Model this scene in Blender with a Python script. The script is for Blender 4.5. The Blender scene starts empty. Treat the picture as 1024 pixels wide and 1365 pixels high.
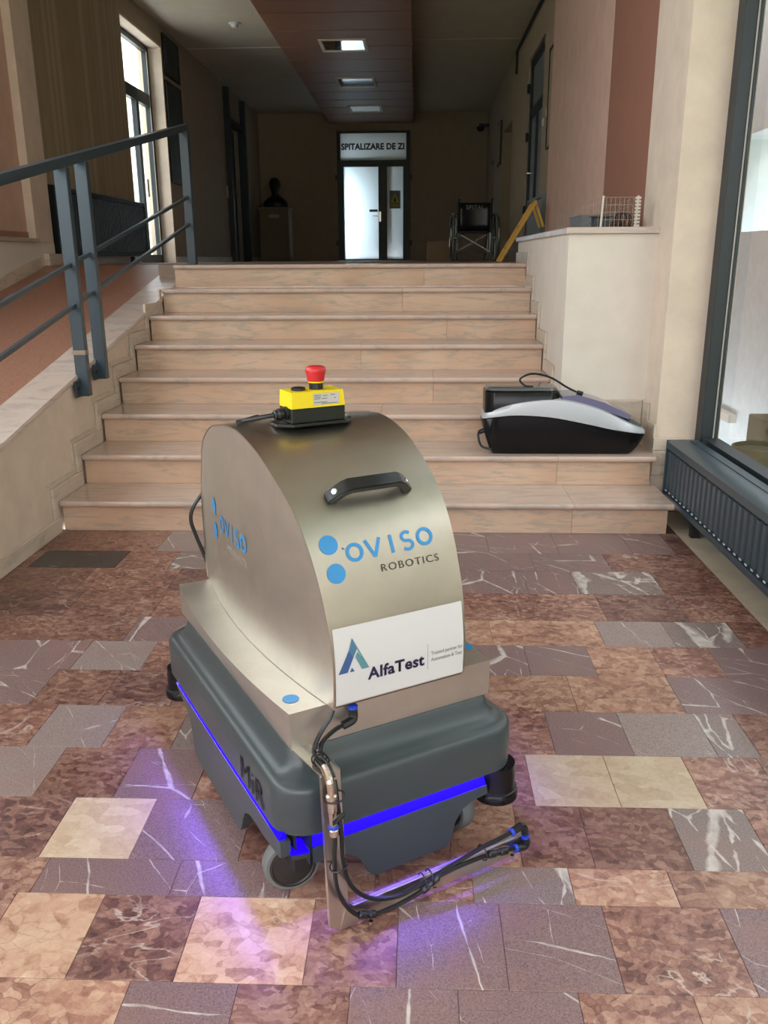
import bpy, bmesh, math, random
from mathutils import Vector, Matrix
random.seed(7)
sc = bpy.context.scene
COL = sc.collection

# ------------------------------------------------------------------ camera
PITCH, YAW, ROLL, CAMH = 0.2920, 0.0392, -0.0057, 1.3173
def _cam():
    cy, sy = math.cos(YAW), math.sin(YAW)
    f = Vector((-sy*math.cos(PITCH), cy*math.cos(PITCH), -math.sin(PITCH)))
    r = Vector((cy, sy, 0)); u = r.cross(f)
    c, s = math.cos(ROLL), math.sin(ROLL)
    a = c*r + s*u; b = -s*r + c*u
    cd = bpy.data.cameras.new('camera'); cd.sensor_fit = 'HORIZONTAL'; cd.sensor_width = 36
    cd.lens = 36*1123.99/1024; cd.clip_start = .05; cd.clip_end = 300
    co = bpy.data.objects.new('camera', cd); COL.objects.link(co)
    m = Matrix.Identity(4)
    for i in range(3):
        m[i][0], m[i][1], m[i][2] = a[i], b[i], -f[i]
    m[2][3] = CAMH
    co.matrix_world = m
    sc.camera = co
_cam()

# ------------------------------------------------------------------ world, exposure
w = bpy.data.worlds.new('world'); sc.world = w; w.use_nodes = True
bg = w.node_tree.nodes['Background']
bg.inputs[0].default_value = (0.97, 0.955, 1.0, 1); bg.inputs[1].default_value = 2.6
vs = sc.view_settings
vs.view_transform = 'Standard'; vs.look = 'None'; vs.gamma = 1; vs.use_curve_mapping = False
vs.exposure = 1.15

def area(name, loc, rot, sx, sy, power, color=(1, 1, 1), portal=False):
    l = bpy.data.lights.new(name, 'AREA'); l.shape = 'RECTANGLE'; l.size = sx; l.size_y = sy
    l.energy = power; l.color = color
    o = bpy.data.objects.new(name, l); COL.objects.link(o); o.location = loc; o.rotation_euler = rot
    if portal: l.cycles.is_portal = True
    return o
# portals only guide the sampling of the sky through the modelled openings
area('portal_entrance', (-.8, -3.05, 2.0), (math.radians(90), 0, 0), 4.5, 4.0, 1, portal=True)
area('portal_window', (1.66, 1.0, 1.9), (0, math.radians(90), 0), 3.0, 7.6, 1, portal=True)
area('portal_left', (-3.52, 1.2, 2.75), (0, math.radians(-90), 0), 2.3, 7.2, 1, portal=True)
area('portal_glass_door', (-3.5, 10.6, 2.5), (0, math.radians(-90), 0), 2.5, 1.5, 1, portal=True)

# ------------------------------------------------------------------ helpers
def link(name, bm, m, parent=None, smooth=None, recalc=True):
    if recalc: bmesh.ops.recalc_face_normals(bm, faces=bm.faces[:])
    me = bpy.data.meshes.new(name); bm.to_mesh(me); bm.free()
    for mm in (m if isinstance(m, (list, tuple)) else [m]): me.materials.append(mm)
    if smooth is not None:
        me.polygons.foreach_set('use_smooth', [True]*len(me.polygons))
        me.set_sharp_from_angle(angle=math.radians(smooth))
    o = bpy.data.objects.new(name, me); COL.objects.link(o)
    if parent: o.parent = parent
    return o
def tag(o, label=None, cat=None, group=None, kind=None):
    if label: o['label'] = label
    if cat: o['category'] = cat
    if group: o['group'] = group
    if kind: o['kind'] = kind
    return o
def empty(name, loc=(0, 0, 0), rz=0):
    o = bpy.data.objects.new(name, None); COL.objects.link(o); o.location = loc; o.rotation_euler = (0, 0, rz)
    o.empty_display_size = .05
    return o
def box(bm, x0, x1, y0, y1, z0, z1, bev=0, seg=2, mat=0):
    vs_ = [bm.verts.new(p) for p in [(x0,y0,z0),(x1,y0,z0),(x1,y1,z0),(x0,y1,z0),(x0,y0,z1),(x1,y0,z1),(x1,y1,z1),(x0,y1,z1)]]
    fs = [bm.faces.new([vs_[i] for i in q]) for q in [(3,2,1,0),(4,5,6,7),(0,1,5,4),(1,2,6,5),(2,3,7,6),(3,0,4,7)]]
    for f in fs: f.material_index = mat
    if bev:
        es = list({e for f in fs for e in f.edges})
        bmesh.ops.bevel(bm, geom=es, offset=bev, segments=seg, affect='EDGES', profile=.5)
    return vs_
def B(*a, **k):
    bm = bmesh.new(); box(bm, *a, **k); return bm
def prism(bm, pts, vec, mat=0):
    """closed polygon pts (3-D) extruded along vec"""
    vec = Vector(vec)
    a = [bm.verts.new(p) for p in pts]; b = [bm.verts.new(Vector(p)+vec) for p in pts]
    n = len(pts); fs = [bm.faces.new(a), bm.faces.new(b[::-1])]
    for i in range(n): fs.append(bm.faces.new([a[i], b[i], b[(i+1) % n], a[(i+1) % n]]))
    for f in fs: f.material_index = mat
def P(pts, vec):
    bm = bmesh.new(); prism(bm, pts, vec); return bm
def smoothpts(pts, k=6):
    pts = [Vector(p) for p in pts]; out = []
    for i in range(len(pts)-1):
        p0 = pts[max(i-1, 0)]; p1 = pts[i]; p2 = pts[i+1]; p3 = pts[min(i+2, len(pts)-1)]
        for j in range(k):
            t = j/k
            out.append(.5*((2*p1)+(p2-p0)*t+(2*p0-5*p1+4*p2-p3)*t*t+(3*p1-p0-3*p2+p3)*t**3))
    out.append(pts[-1]); return out
def tube(bm, pts, r, n=8, k=6, cap=True):
    pts = smoothpts(pts, k) if k > 1 else [Vector(p) for p in pts]
    rings = []; up = None
    for i, p in enumerate(pts):
        t = (pts[min(i+1, len(pts)-1)]-pts[max(i-1, 0)]).normalized()
        if up is None:
            up = t.orthogonal().normalized()
        up = (up - t*up.dot(t)).normalized(); s = t.cross(up)
        rr = r(i/(len(pts)-1)) if callable(r) else r
        rings.append([bm.verts.new(p+rr*(math.cos(2*math.pi*j/n)*up+math.sin(2*math.pi*j/n)*s)) for j in range(n)])
    for a, b in zip(rings, rings[1:]):
        for j in range(n): bm.faces.new([a[j], a[(j+1) % n], b[(j+1) % n], b[j]])
    if cap: bm.faces.new(rings[0][::-1]); bm.faces.new(rings[-1])
def T(pts, r, n=8, k=6):
    bm = bmesh.new(); tube(bm, pts, r, n, k); return bm
def lathe(bm, prof, c=(0, 0, 0), axis=(0, 0, 1), n=24):
    """prof: list of (radius, height)"""
    ax = Vector(axis).normalized(); u = ax.orthogonal().normalized(); v = ax.cross(u); c = Vector(c)
    rings = []
    for r, h in prof:
        if r < 1e-6: rings.append([bm.verts.new(c+ax*h)])
        else: rings.append([bm.verts.new(c+ax*h+r*(math.cos(2*math.pi*j/n)*u+math.sin(2*math.pi*j/n)*v)) for j in range(n)])
    for a, b in zip(rings, rings[1:]):
        if len(a) == 1 and len(b) == 1: continue
        for j in range(n):
            k = (j+1) % n
            if len(a) == 1: bm.faces.new([a[0], b[j], b[k]])
            elif len(b) == 1: bm.faces.new([a[j], a[k], b[0]])
            else: bm.faces.new([a[j], a[k], b[k], b[j]])
    if len(rings[0]) > 1: bm.faces.new(rings[0][::-1])
    if len(rings[-1]) > 1: bm.faces.new(rings[-1])
def La(prof, c=(0, 0, 0), axis=(0, 0, 1), n=24):
    bm = bmesh.new(); lathe(bm, prof, c, axis, n); return bm
def beam(bm, a, b, w, h, up=(0, 0, 1)):
    """rectangular bar from a to b: w sideways, h along up"""
    a = Vector(a); b = Vector(b); t = (b-a).normalized(); s = t.cross(Vector(up)).normalized(); u = s.cross(t)
    q = [(-w/2, -h/2), (w/2, -h/2), (w/2, h/2), (-w/2, h/2)]
    prism(bm, [a+s*i+u*j for i, j in q], b-a)
def Bm(*a, **k):
    bm = bmesh.new(); beam(bm, *a, **k); return bm
def grid_sheet(bm, fn, nu, nv, thick=None):
    vv = [[bm.verts.new(fn(i/nu, j/nv)) for j in range(nv+1)] for i in range(nu+1)]
    for i in range(nu):
        for j in range(nv): bm.faces.new([vv[i][j], vv[i+1][j], vv[i+1][j+1], vv[i][j+1]])
_txt = {}
def text_bm(body, size, fn, bold=0.0, spacing=1.0, align='LEFT', thick=0):
    """flat text mesh; every vertex (u, v) is carried to fn(u, v)"""
    cu = bpy.data.curves.new('tmp', 'FONT'); cu.body = body; cu.size = size; cu.offset = bold
    cu.space_character = spacing; cu.align_x = align; cu.resolution_u = 4
    o = bpy.data.objects.new('tmp', cu); COL.objects.link(o)
    bpy.context.view_layer.update()
    me = bpy.data.meshes.new_from_object(o.evaluated_get(bpy.context.evaluated_depsgraph_get()))
    bpy.data.objects.remove(o); bpy.data.curves.remove(cu)
    bm = bmesh.new(); bm.from_mesh(me); bpy.data.meshes.remove(me)
    for v in bm.verts: v.co = fn(v.co.x, v.co.y)
    return bm
def disc_pts(cx, cy, r, n=28): return [(cx+r*math.cos(2*math.pi*i/n), cy+r*math.sin(2*math.pi*i/n)) for i in range(n)]

# ------------------------------------------------------------------ materials
def mat(name, col=(.5, .5, .5), rough=.5, metal=0, spec=.5, emit=None, es=0, coat=0):
    m = bpy.data.materials.new(name); m.use_nodes = True
    b = m.node_tree.nodes['Principled BSDF']
    b.inputs['Base Color'].default_value = (*col, 1); b.inputs['Roughness'].default_value = rough
    b.inputs['Metallic'].default_value = metal; b.inputs['Specular IOR Level'].default_value = spec
    b.inputs['Coat Weight'].default_value = coat
    if emit: b.inputs['Emission Color'].default_value = (*emit, 1); b.inputs['Emission Strength'].default_value = es
    return m
class NT:
    def __init__(s, m): s.m = m; s.t = m.node_tree; s.b = s.t.nodes['Principled BSDF']
    def n(s, typ, ins=None, **k):
        x = s.t.nodes.new(typ)
        for a, v in k.items(): setattr(x, a, v)
        for a, v in (ins or {}).items():
            if hasattr(v, 'is_output') or isinstance(v, bpy.types.NodeSocket): s.t.links.new(v, x.inputs[a])
            else: x.inputs[a].default_value = v
        return x
    def L(s, a, b): s.t.links.new(a, b)
    def ramp(s, fac, stops, interp='LINEAR'):
        r = s.t.nodes.new('ShaderNodeValToRGB'); s.t.links.new(fac, r.inputs[0]); r.color_ramp.interpolation = interp
        e = r.color_ramp.elements
        while len(e) < len(stops): e.new(.5)
        for i, (p, c) in enumerate(stops):
            e[i].position = p; e[i].color = c if len(c) == 4 else (*c, 1)
        return r.outputs[0]
    def mix(s, fac, a, b, typ='MIX'):
        x = s.t.nodes.new('ShaderNodeMix'); x.data_type = 'RGBA'; x.blend_type = typ
        for i, v in ((0, fac), (6, a), (7, b)):
            if isinstance(v, bpy.types.NodeSocket): s.t.links.new(v, x.inputs[i])
            elif isinstance(v, (int, float)): x.inputs[i].default_value = v
            else: x.inputs[i].default_value = (*v, 1)
        return x.outputs[2]
    def math(s, op, a, b=0.0, c=0.0):
        x = s.t.nodes.new('ShaderNodeMath'); x.operation = op
        for i, v in enumerate((a, b, c)):
            if isinstance(v, bpy.types.NodeSocket): s.t.links.new(v, x.inputs[i])
            else: x.inputs[i].default_value = v
        return x.outputs[0]
    def pos(s, rnd=0):
        g = s.n('ShaderNodeNewGeometry').outputs['Position']
        if not rnd: return g
        r = s.n('ShaderNodeObjectInfo').outputs['Random']
        c = s.n('ShaderNodeCombineXYZ', {0: s.math('MULTIPLY', r, rnd), 1: s.math('MULTIPLY', r, rnd*1.7), 2: s.math('MULTIPLY', r, rnd*.6)}).outputs[0]
        return s.n('ShaderNodeVectorMath', {0: g, 1: c}, operation='ADD').outputs[0]
    def scale(s, v, sc_, rot=(0, 0, 0)):
        return s.n('ShaderNodeMapping', {'Vector': v, 'Scale': sc_, 'Rotation': rot}).outputs[0]
    def noise(s, v, scale, detail=4, rough=.5, dist=0):
        return s.n('ShaderNodeTexNoise', {'Vector': v, 'Scale': scale, 'Detail': detail, 'Roughness': rough, 'Distortion': dist})
    def bump(s, h, strength=.2, dist=.01):
        x = s.n('ShaderNodeBump', {'Height': h, 'Strength': strength, 'Distance': dist}); s.L(x.outputs[0], s.b.inputs['Normal'])

def plaster(name, col, var=.08, rough=.75, scale=6, streak=None):
    m = mat(name, col, rough); t = NT(m); p = t.pos()
    n = t.noise(p, scale, 6, .6).outputs[0]
    c = t.mix(t.ramp(n, [(.3, (0, 0, 0)), (.7, (1, 1, 1))]), [x*(1-var) for x in col], [min(1, x*(1+var)) for x in col])
    if streak:
        q = t.scale(p, (9, 9, .12)); n2 = t.noise(q, 1.6, 3, .55).outputs[0]
        c = t.mix(t.ramp(n2, [(.45, (0, 0, 0)), (.62, (.8, .8, .8))]), c, streak)
    t.L(c, t.b.inputs['Base Color']); t.bump(t.noise(p, 90, 3).outputs[0], .12, .004)
    return m
def breccia(name, dark, mid, light, scale=24, pale=.1, crack=.55):
    m = mat(name, mid, .3, spec=.5); t = NT(m); p = t.pos(37)
    d = t.noise(p, 5, 4, .6).outputs['Color']
    pd = t.n('ShaderNodeVectorMath', {0: p, 1: t.n('ShaderNodeVectorMath', {0: d, 'Scale': .13}, operation='SCALE').outputs[0]}, operation='ADD').outputs[0]
    ps = t.scale(pd, (.75, 1.15, 1), (0, 0, .5))
    v = t.n('ShaderNodeTexVoronoi', {'Vector': ps, 'Scale': scale, 'Randomness': 1.0})
    ve = t.n('ShaderNodeTexVoronoi', {'Vector': ps, 'Scale': scale, 'Randomness': 1.0}, feature='DISTANCE_TO_EDGE')
    cell = t.n('ShaderNodeSeparateColor', {0: v.outputs['Color']}).outputs[0]
    big = t.noise(p, 4, 5, .65, .6).outputs[0]; fine = t.noise(p, 55, 6, .72, .6).outputs[0]; midn = t.noise(p, 17, 5, .7, 1.2).outputs[0]
    k = t.math('ADD', t.math('ADD', t.math('MULTIPLY', cell, .22), t.math('MULTIPLY', midn, .42)), t.math('ADD', t.math('MULTIPLY', big, .35), t.math('MULTIPLY', fine, .40)))
    c = t.ramp(k, [(.50, dark), (.66, mid), (.84, light), (1.0, [min(1, x*1.25+.04) for x in light])])
    edge = t.ramp(ve.outputs[0], [(.0, (1, 1, 1)), (.07, (0, 0, 0))])
    em = t.math('MULTIPLY', edge, t.ramp(t.noise(p, 9, 3).outputs[0], [(.42, (0, 0, 0)), (.62, (crack,)*3)]))
    c = t.mix(em, c, [x*.5 for x in dark])
    # thin pale veins
    vn = t.noise(t.scale(p, (1, 1.6, 1), (0, 0, .4)), 3.1, 5, .5, .9).outputs[0]
    va = t.math('ABSOLUTE', t.math('SUBTRACT', vn, .5))
    vm = t.math('MULTIPLY', t.ramp(va, [(0, (1, 1, 1)), (.010, (0, 0, 0))]), t.ramp(t.noise(p, 5.5, 2).outputs[0], [(.5, (0, 0, 0)), (.64, (pale*6,)*3)]))
    c = t.mix(vm, c, (.62, .52, .44))
    hs = t.n('ShaderNodeHueSaturation', {'Color': c, 'Value': t.math('ADD', .82, t.math('MULTIPLY', t.n('ShaderNodeObjectInfo').outputs['Random'], .36))})
    t.L(hs.outputs[0], t.b.inputs['Base Color'])
    t.L(t.math('ADD', .22, t.math('MULTIPLY', fine, .2)), t.b.inputs['Roughness'])
    return m
def veined(name, base, vein=(.66, .60, .54), amount=.5, width=.03, dist=.035, stripes=0.0, pink=(.3, .16, .13)):
    m = mat(name, base, .3, spec=.5); t = NT(m); p = t.pos(53)
    sp = t.noise(p, 260, 2, .7).outputs[0]; big = t.noise(p, 5, 5, .6, .5).outputs[0]
    c = t.mix(t.ramp(sp, [(.36, (0, 0, 0)), (.66, (1, 1, 1))]), [x*.72 for x in base], [min(1, x*1.38) for x in base])
    c = t.mix(t.ramp(big, [(.5, (0, 0, 0)), (.75, (.55, .55, .55))]), c, pink)
    d = t.noise(p, 3.5, 4, .6).outputs['Color']
    pd = t.n('ShaderNodeVectorMath', {0: p, 1: t.n('ShaderNodeVectorMath', {0: d, 'Scale': dist}, operation='SCALE').outputs[0]}, operation='ADD').outputs[0]
    rnd = t.n('ShaderNodeObjectInfo').outputs['Random']
    vr = t.n('ShaderNodeVectorRotate', {'Vector': pd, 'Angle': t.math('ADD', .3, t.math('MULTIPLY', rnd, 1.3))}, rotation_type='Z_AXIS').outputs[0]
    for sc_, wd, lo in ((3.4, width, .60-.3*amount), (7.5, width*.6, .64-.25*amount)):
        ve = t.n('ShaderNodeTexVoronoi', {'Vector': t.scale(vr, (.35, 1.25, .35)), 'Scale': sc_, 'Randomness': .95}, feature='DISTANCE_TO_EDGE').outputs[0]
        tk = t.math('MULTIPLY', t.ramp(t.noise(p, 6+sc_, 2).outputs[0], [(lo, (0, 0, 0)), (min(.98, lo+.16), (1, 1, 1))]), wd)
        k = t.n('ShaderNodeMapRange', {'Value': ve, 'From Min': t.math('MULTIPLY', tk, .55), 'From Max': t.math('ADD', t.math('MULTIPLY', tk, 1.25), .0004), 'To Min': 1.0, 'To Max': 0.0}).outputs[0]
        c = t.mix(t.math('MULTIPLY', k, t.math('MULTIPLY', t.ramp(t.noise(p, 30, 3).outputs[0], [(.3, (.35, .35, .35)), (.6, (.8, .8, .8))]), 1.0)), c, vein)
    t.L(c, t.b.inputs['Base Color'])
    t.L(t.math('ADD', .2, t.math('MULTIPLY', sp, .25)), t.b.inputs['Roughness'])
    return m
def marble(name, base, vein, rot=(0, 0, 0), warm=None, rough=.25, amount=1.0, stretch=(1.1, 1.1, 7)):
    m = mat(name, base, rough, spec=.5); t = NT(m); p = t.pos(29)
    q = t.scale(p, stretch, rot)
    n1 = t.noise(q, 1.5, 7, .6, 1.2).outputs[0]; n2 = t.noise(q, 4.5, 6, .65, .8).outputs[0]; n3 = t.noise(p, 2.2, 3).outputs[0]
    c = t.mix(t.ramp(n3, [(.35, (0, 0, 0)), (.65, (1, 1, 1))]), base, warm or [x*.93 for x in base])
    a = t.math('ABSOLUTE', t.math('SUBTRACT', n1, .5))
    k = t.math('MULTIPLY', t.ramp(a, [(0, (1, 1, 1)), (.075, (0, 0, 0))]), t.ramp(n2, [(.40, (0, 0, 0)), (.62, (.9*amount,)*3)]))
    c = t.mix(k, c, vein)
    k2 = t.ramp(n2, [(.5, (0, 0, 0)), (.72, (.6*amount,)*3)])
    c = t.mix(k2, c, [(a_+b_)/2 for a_, b_ in zip(base, vein)])
    t.L(c, t.b.inputs['Base Color'])
    return m
def steel(name, col=(.53, .48, .41), rough=.33, brush=(2, 2, 60), sm=.07):
    m = mat(name, col, rough, 1.0); t = NT(m)
    p = t.n('ShaderNodeTexCoord').outputs['Object']
    n1 = t.noise(p, 9, 6, .65, .5).outputs[0]; nb = t.noise(t.scale(p, brush), 6, 3, .6).outputs[0]
    c = t.mix(t.ramp(n1, [(.35, (0, 0, 0)), (.7, (1, 1, 1))]), [x*.94 for x in col], [min(1, x*1.05) for x in col])
    t.L(c, t.b.inputs['Base Color'])
    t.L(t.math('ADD', rough-.05, t.math('ADD', t.math('MULTIPLY', n1, sm), t.math('MULTIPLY', nb, .06))), t.b.inputs['Roughness'])
    t.bump(nb, .012, .001)
    return m
def glass(name, tint=(1, 1, 1), refl=.08, rough=0.0):
    m = bpy.data.materials.new(name); m.use_nodes = True; nt = m.node_tree; nt.nodes.clear()
    o = nt.nodes.new('ShaderNodeOutputMaterial'); mx = nt.nodes.new('ShaderNodeMixShader')
    tr = nt.nodes.new('ShaderNodeBsdfTransparent'); gl = nt.nodes.new('ShaderNodeBsdfGlossy'); fr = nt.nodes.new('ShaderNodeFresnel')
    tr.inputs[0].default_value = (*tint, 1); gl.inputs['Roughness'].default_value = rough; fr.inputs[0].default_value = 1.45
    ge = nt.nodes.new('ShaderNodeNewGeometry'); m1 = nt.nodes.new('ShaderNodeMath'); m1.operation = 'SUBTRACT'; m1.inputs[0].default_value = 1
    m2 = nt.nodes.new('ShaderNodeMath'); m2.operation = 'MULTIPLY'
    nt.links.new(ge.outputs['Backfacing'], m1.inputs[1]); nt.links.new(m1.outputs[0], m2.inputs[0]); nt.links.new(fr.outputs[0], m2.inputs[1])
    nt.links.new(m2.outputs[0], mx.inputs[0]); nt.links.new(tr.outputs[0], mx.inputs[1]); nt.links.new(gl.outputs[0], mx.inputs[2]); nt.links.new(mx.outputs[0], o.inputs[0])
    return m

M = {}
M['R'] = breccia('red breccia marble', (.095, .040, .034), (.225, .105, .080), (.38, .22, .16), 62)
M['D'] = breccia('dark red breccia marble', (.075, .036, .034), (.165, .078, .068), (.32, .18, .135), 52)
M['S'] = breccia('salmon breccia marble', (.17, .075, .055), (.36, .185, .13), (.50, .32, .22), 46)
M['L'] = breccia('pale salmon marble', (.30, .15, .10), (.52, .31, .21), (.62, .42, .30), 34, .1, .35)
M['C'] = breccia('cream marble tile', (.48, .34, .23), (.58, .44, .31), (.66, .54, .40), 24, .05, .2)
M['M'] = veined('mauve veined marble', (.215, .138, .136), amount=.68, width=.010)
M['G'] = veined('grey mauve marble', (.28, .215, .20), amount=.5, width=.007)
M['W'] = veined('white veined grey marble', (.22, .165, .15), amount=.80, width=.034, dist=.09)
M['K'] = veined('dark charcoal marble', (.055, .048, .045), amount=.15, width=.012, pink=(.07, .05, .045))
M['grout'] = mat('dark red grout', (.12, .075, .062), .7)
M['step'] = marble('pink beige step marble', (.64, .455, .33), (.35, .31, .25), (0, math.radians(24), 0), (.58, .37, .25), .24)
M['tread'] = marble('pink tread marble', (.60, .46, .38), (.34, .30, .27), (0, math.radians(10), .25), (.56, .41, .33), .16, .8, (1.1, 6, 1.1))
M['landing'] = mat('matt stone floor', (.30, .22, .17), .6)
M['skirt'] = marble('pale skirting marble', (.66, .56, .45), (.42, .37, .31), (.4, .2, 0), None, .3)
M['strip'] = marble('beige border marble', (.52, .44, .33), (.36, .31, .25), (0, 0, .4), None, .3)
M['cap'] = marble('pale pink cap marble', (.62, .52, .46), (.42, .36, .33), (.3, .4, 0), (.60, .48, .41), .22)
M['terrazzo'] = mat('red terrazzo', (.36, .17, .115), .35)
t = NT(M['terrazzo']); n = t.noise(t.pos(), 130, 3, .7).outputs[0]
t.L(t.mix(t.ramp(n, [(.38, (0, 0, 0)), (.62, (1, 1, 1))]), (.26, .115, .08), (.45, .24, .165)), t.b.inputs['Base Color'])
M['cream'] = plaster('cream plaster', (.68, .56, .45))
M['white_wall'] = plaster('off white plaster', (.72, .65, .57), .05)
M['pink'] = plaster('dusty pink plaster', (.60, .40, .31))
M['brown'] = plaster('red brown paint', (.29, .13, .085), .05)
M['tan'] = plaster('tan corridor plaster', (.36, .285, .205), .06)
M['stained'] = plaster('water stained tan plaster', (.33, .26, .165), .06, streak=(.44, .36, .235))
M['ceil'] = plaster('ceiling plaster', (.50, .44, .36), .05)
M['soffit'] = mat('red brown ceiling panel', (.27, .13, .085), .5)
M['seam'] = mat('pale ceiling seam', (.46, .28, .21), .6)
M['frame'] = mat('anthracite window frame', (.012, .019, .024), .4)
M['gasket'] = mat('pale gasket', (.55, .52, .45), .6)
M['bluegrey'] = mat('blue grey painted steel', (.038, .061, .078), .33, spec=.55)
M['bluegrey_light'] = mat('worn filler on steel', (.30, .23, .17), .7)
M['radiator'] = mat('slate blue radiator enamel', (.036, .058, .073), .35)
M['radiator_dark'] = mat('black radiator enamel', (.007, .009, .011), .4, spec=.3)
M['holes'] = mat('pale radiator slots', (.55, .58, .6), .5)
M['glass'] = glass('window glass', (.93, .98, .98))
M['frost'] = mat('frosted glass', (.85, .92, .95), .35)
def _frost():
    m = M['frost']; nt = m.node_tree; b = nt.nodes['Principled BSDF']
    tr = nt.nodes.new('ShaderNodeBsdfTranslucent'); tr.inputs[0].default_value = (.85, .93, .97, 1)
    mx = nt.nodes.new('ShaderNodeMixShader'); mx.inputs[0].default_value = .8
    nt.links.new(b.outputs[0], mx.inputs[1]); nt.links.new(tr.outputs[0], mx.inputs[2]); nt.links.new(mx.outputs[0], nt.nodes['Material Output'].inputs[0])
_frost()
M['stucco'] = plaster('white stucco', (.80, .87, .90), .06, .85, 14)
M['neighbour'] = plaster('beige render', (.30, .26, .21), .1)
M['stone'] = plaster('brown stone', (.13, .10, .045), .25, .8, 5)
M['lawn'] = plaster('lawn', (.20, .24, .04), .4, .9, 1.2)
M['paving'] = plaster('outdoor paving', (.42, .40, .37), .1, .9, 3)
M['hedge'] = plaster('hedge leaves', (.06, .10, .025), .5, .9, 4)
M['yellow_house'] = plaster('pale yellow render', (.62, .60, .44), .05)
M['steel'] = steel('brushed stainless steel')
M['steel2'] = steel('stainless tray steel', (.68, .64, .57), .42)
M['steel_side'] = steel('satin stainless steel', (.64, .60, .54), .42)
M['strap'] = steel('stainless strap steel', (.62, .57, .52), .3, (90, 2, 2))
M['shell'] = mat('blue grey robot plastic', (.047, .059, .064), .33, spec=.5)
M['letter_shade'] = mat('shade grey letter plastic', (.009, .011, .012), .6, spec=.2)  # darker than the shell: shade of the relief put into the colour
M['chassis'] = mat('dark chassis', (.012, .013, .014), .5)
M['black'] = mat('black plastic', (.010, .011, .012), .32)
M['gloss_black'] = mat('gloss black plastic', (.006, .006, .007), .22, spec=.3)
M['tyre'] = mat('grey rubber tyre', (.14, .15, .145), .6)
M['hub'] = mat('black wheel hub', (.018, .017, .016), .42)
M['led'] = mat('blue led diffuser', (.0, .0, .02), .8, 0, .1, emit=(.012, .0, 1.0), es=.75)
M['led_lamp'] = mat('blue led lamp strip', (.01, .01, .2), .4, emit=(.17, .085, 1.0), es=125)
M['decal_blue'] = mat('sky blue vinyl', (.035, .25, .55), .35)
M['decal_dark'] = mat('dark grey vinyl', (.045, .04, .035), .4)
M['decal_faint'] = mat('faded vinyl', (.36, .33, .29), .4)
M['label'] = mat('white vinyl label', (.62, .62, .61), .35)
M['navy'] = mat('navy print', (.012, .010, .05), .4)
M['grey_print'] = mat('grey print', (.16, .15, .15), .5)
M['teal'] = mat('teal print', (.10, .26, .29), .4)
M['tealblue'] = mat('blue print', (.045, .10, .26), .4)
M['tealmid'] = mat('mid teal print', (.065, .18, .28), .4)
M['yellow'] = mat('yellow plastic', (.80, .62, .012), .35)
M['red'] = mat('red button plastic', (.55, .02, .025), .33)
M['silver_label'] = mat('silver label', (.52, .50, .47), .4)
M['silver'] = mat('silver plastic', (.50, .52, .55), .32, .3)
M['lilac'] = mat('lilac tinted lid', (.17, .16, .26), .10, spec=.7)
M['smoked'] = mat('smoked clear plastic', (.10, .11, .11), .06, spec=.7)
M['brass'] = mat('nickel brass fitting', (.66, .55, .46), .25, 1)
M['blue_ring'] = mat('blue fitting ring', (.02, .06, .5), .35)
M['chrome'] = mat('chrome', (.7, .7, .7), .15, 1)
M['dark_chrome'] = mat('dull chrome', (.22, .22, .22), .3, 1)
M['bronze'] = mat('dark bronze', (.02, .018, .015), .45, .5)
M['pedestal'] = plaster('olive brown pedestal', (.20, .165, .10), .05)
M['board'] = mat('dark green notice board', (.035, .043, .040), .5)
M['board_frame'] = mat('board frame', (.02, .025, .025), .5)
M['poster'] = mat('pale poster', (.25, .27, .27), .6)
M['ladder'] = mat('yellow wood', (.62, .36, .05), .5)
M['card'] = mat('brown cardboard', (.22, .14, .08), .8)
M['mirror'] = mat('louvre light mirror', (.85, .87, .88), .06, 1)
M['wire'] = mat('zinc wire', (.36, .33, .28), .4, .6)
M['wire_white'] = mat('white coated wire', (.62, .58, .50), .5)
M['greybox'] = mat('grey blue plastic', (.16, .18, .19), .5)
M['sign_yellow'] = mat('warning yellow', (.65, .5, .06), .5)
M['text_dark'] = mat('dark lettering', (.03, .03, .035), .5)
M['text_pale'] = mat('pale lettering', (.35, .36, .37), .6)

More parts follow.
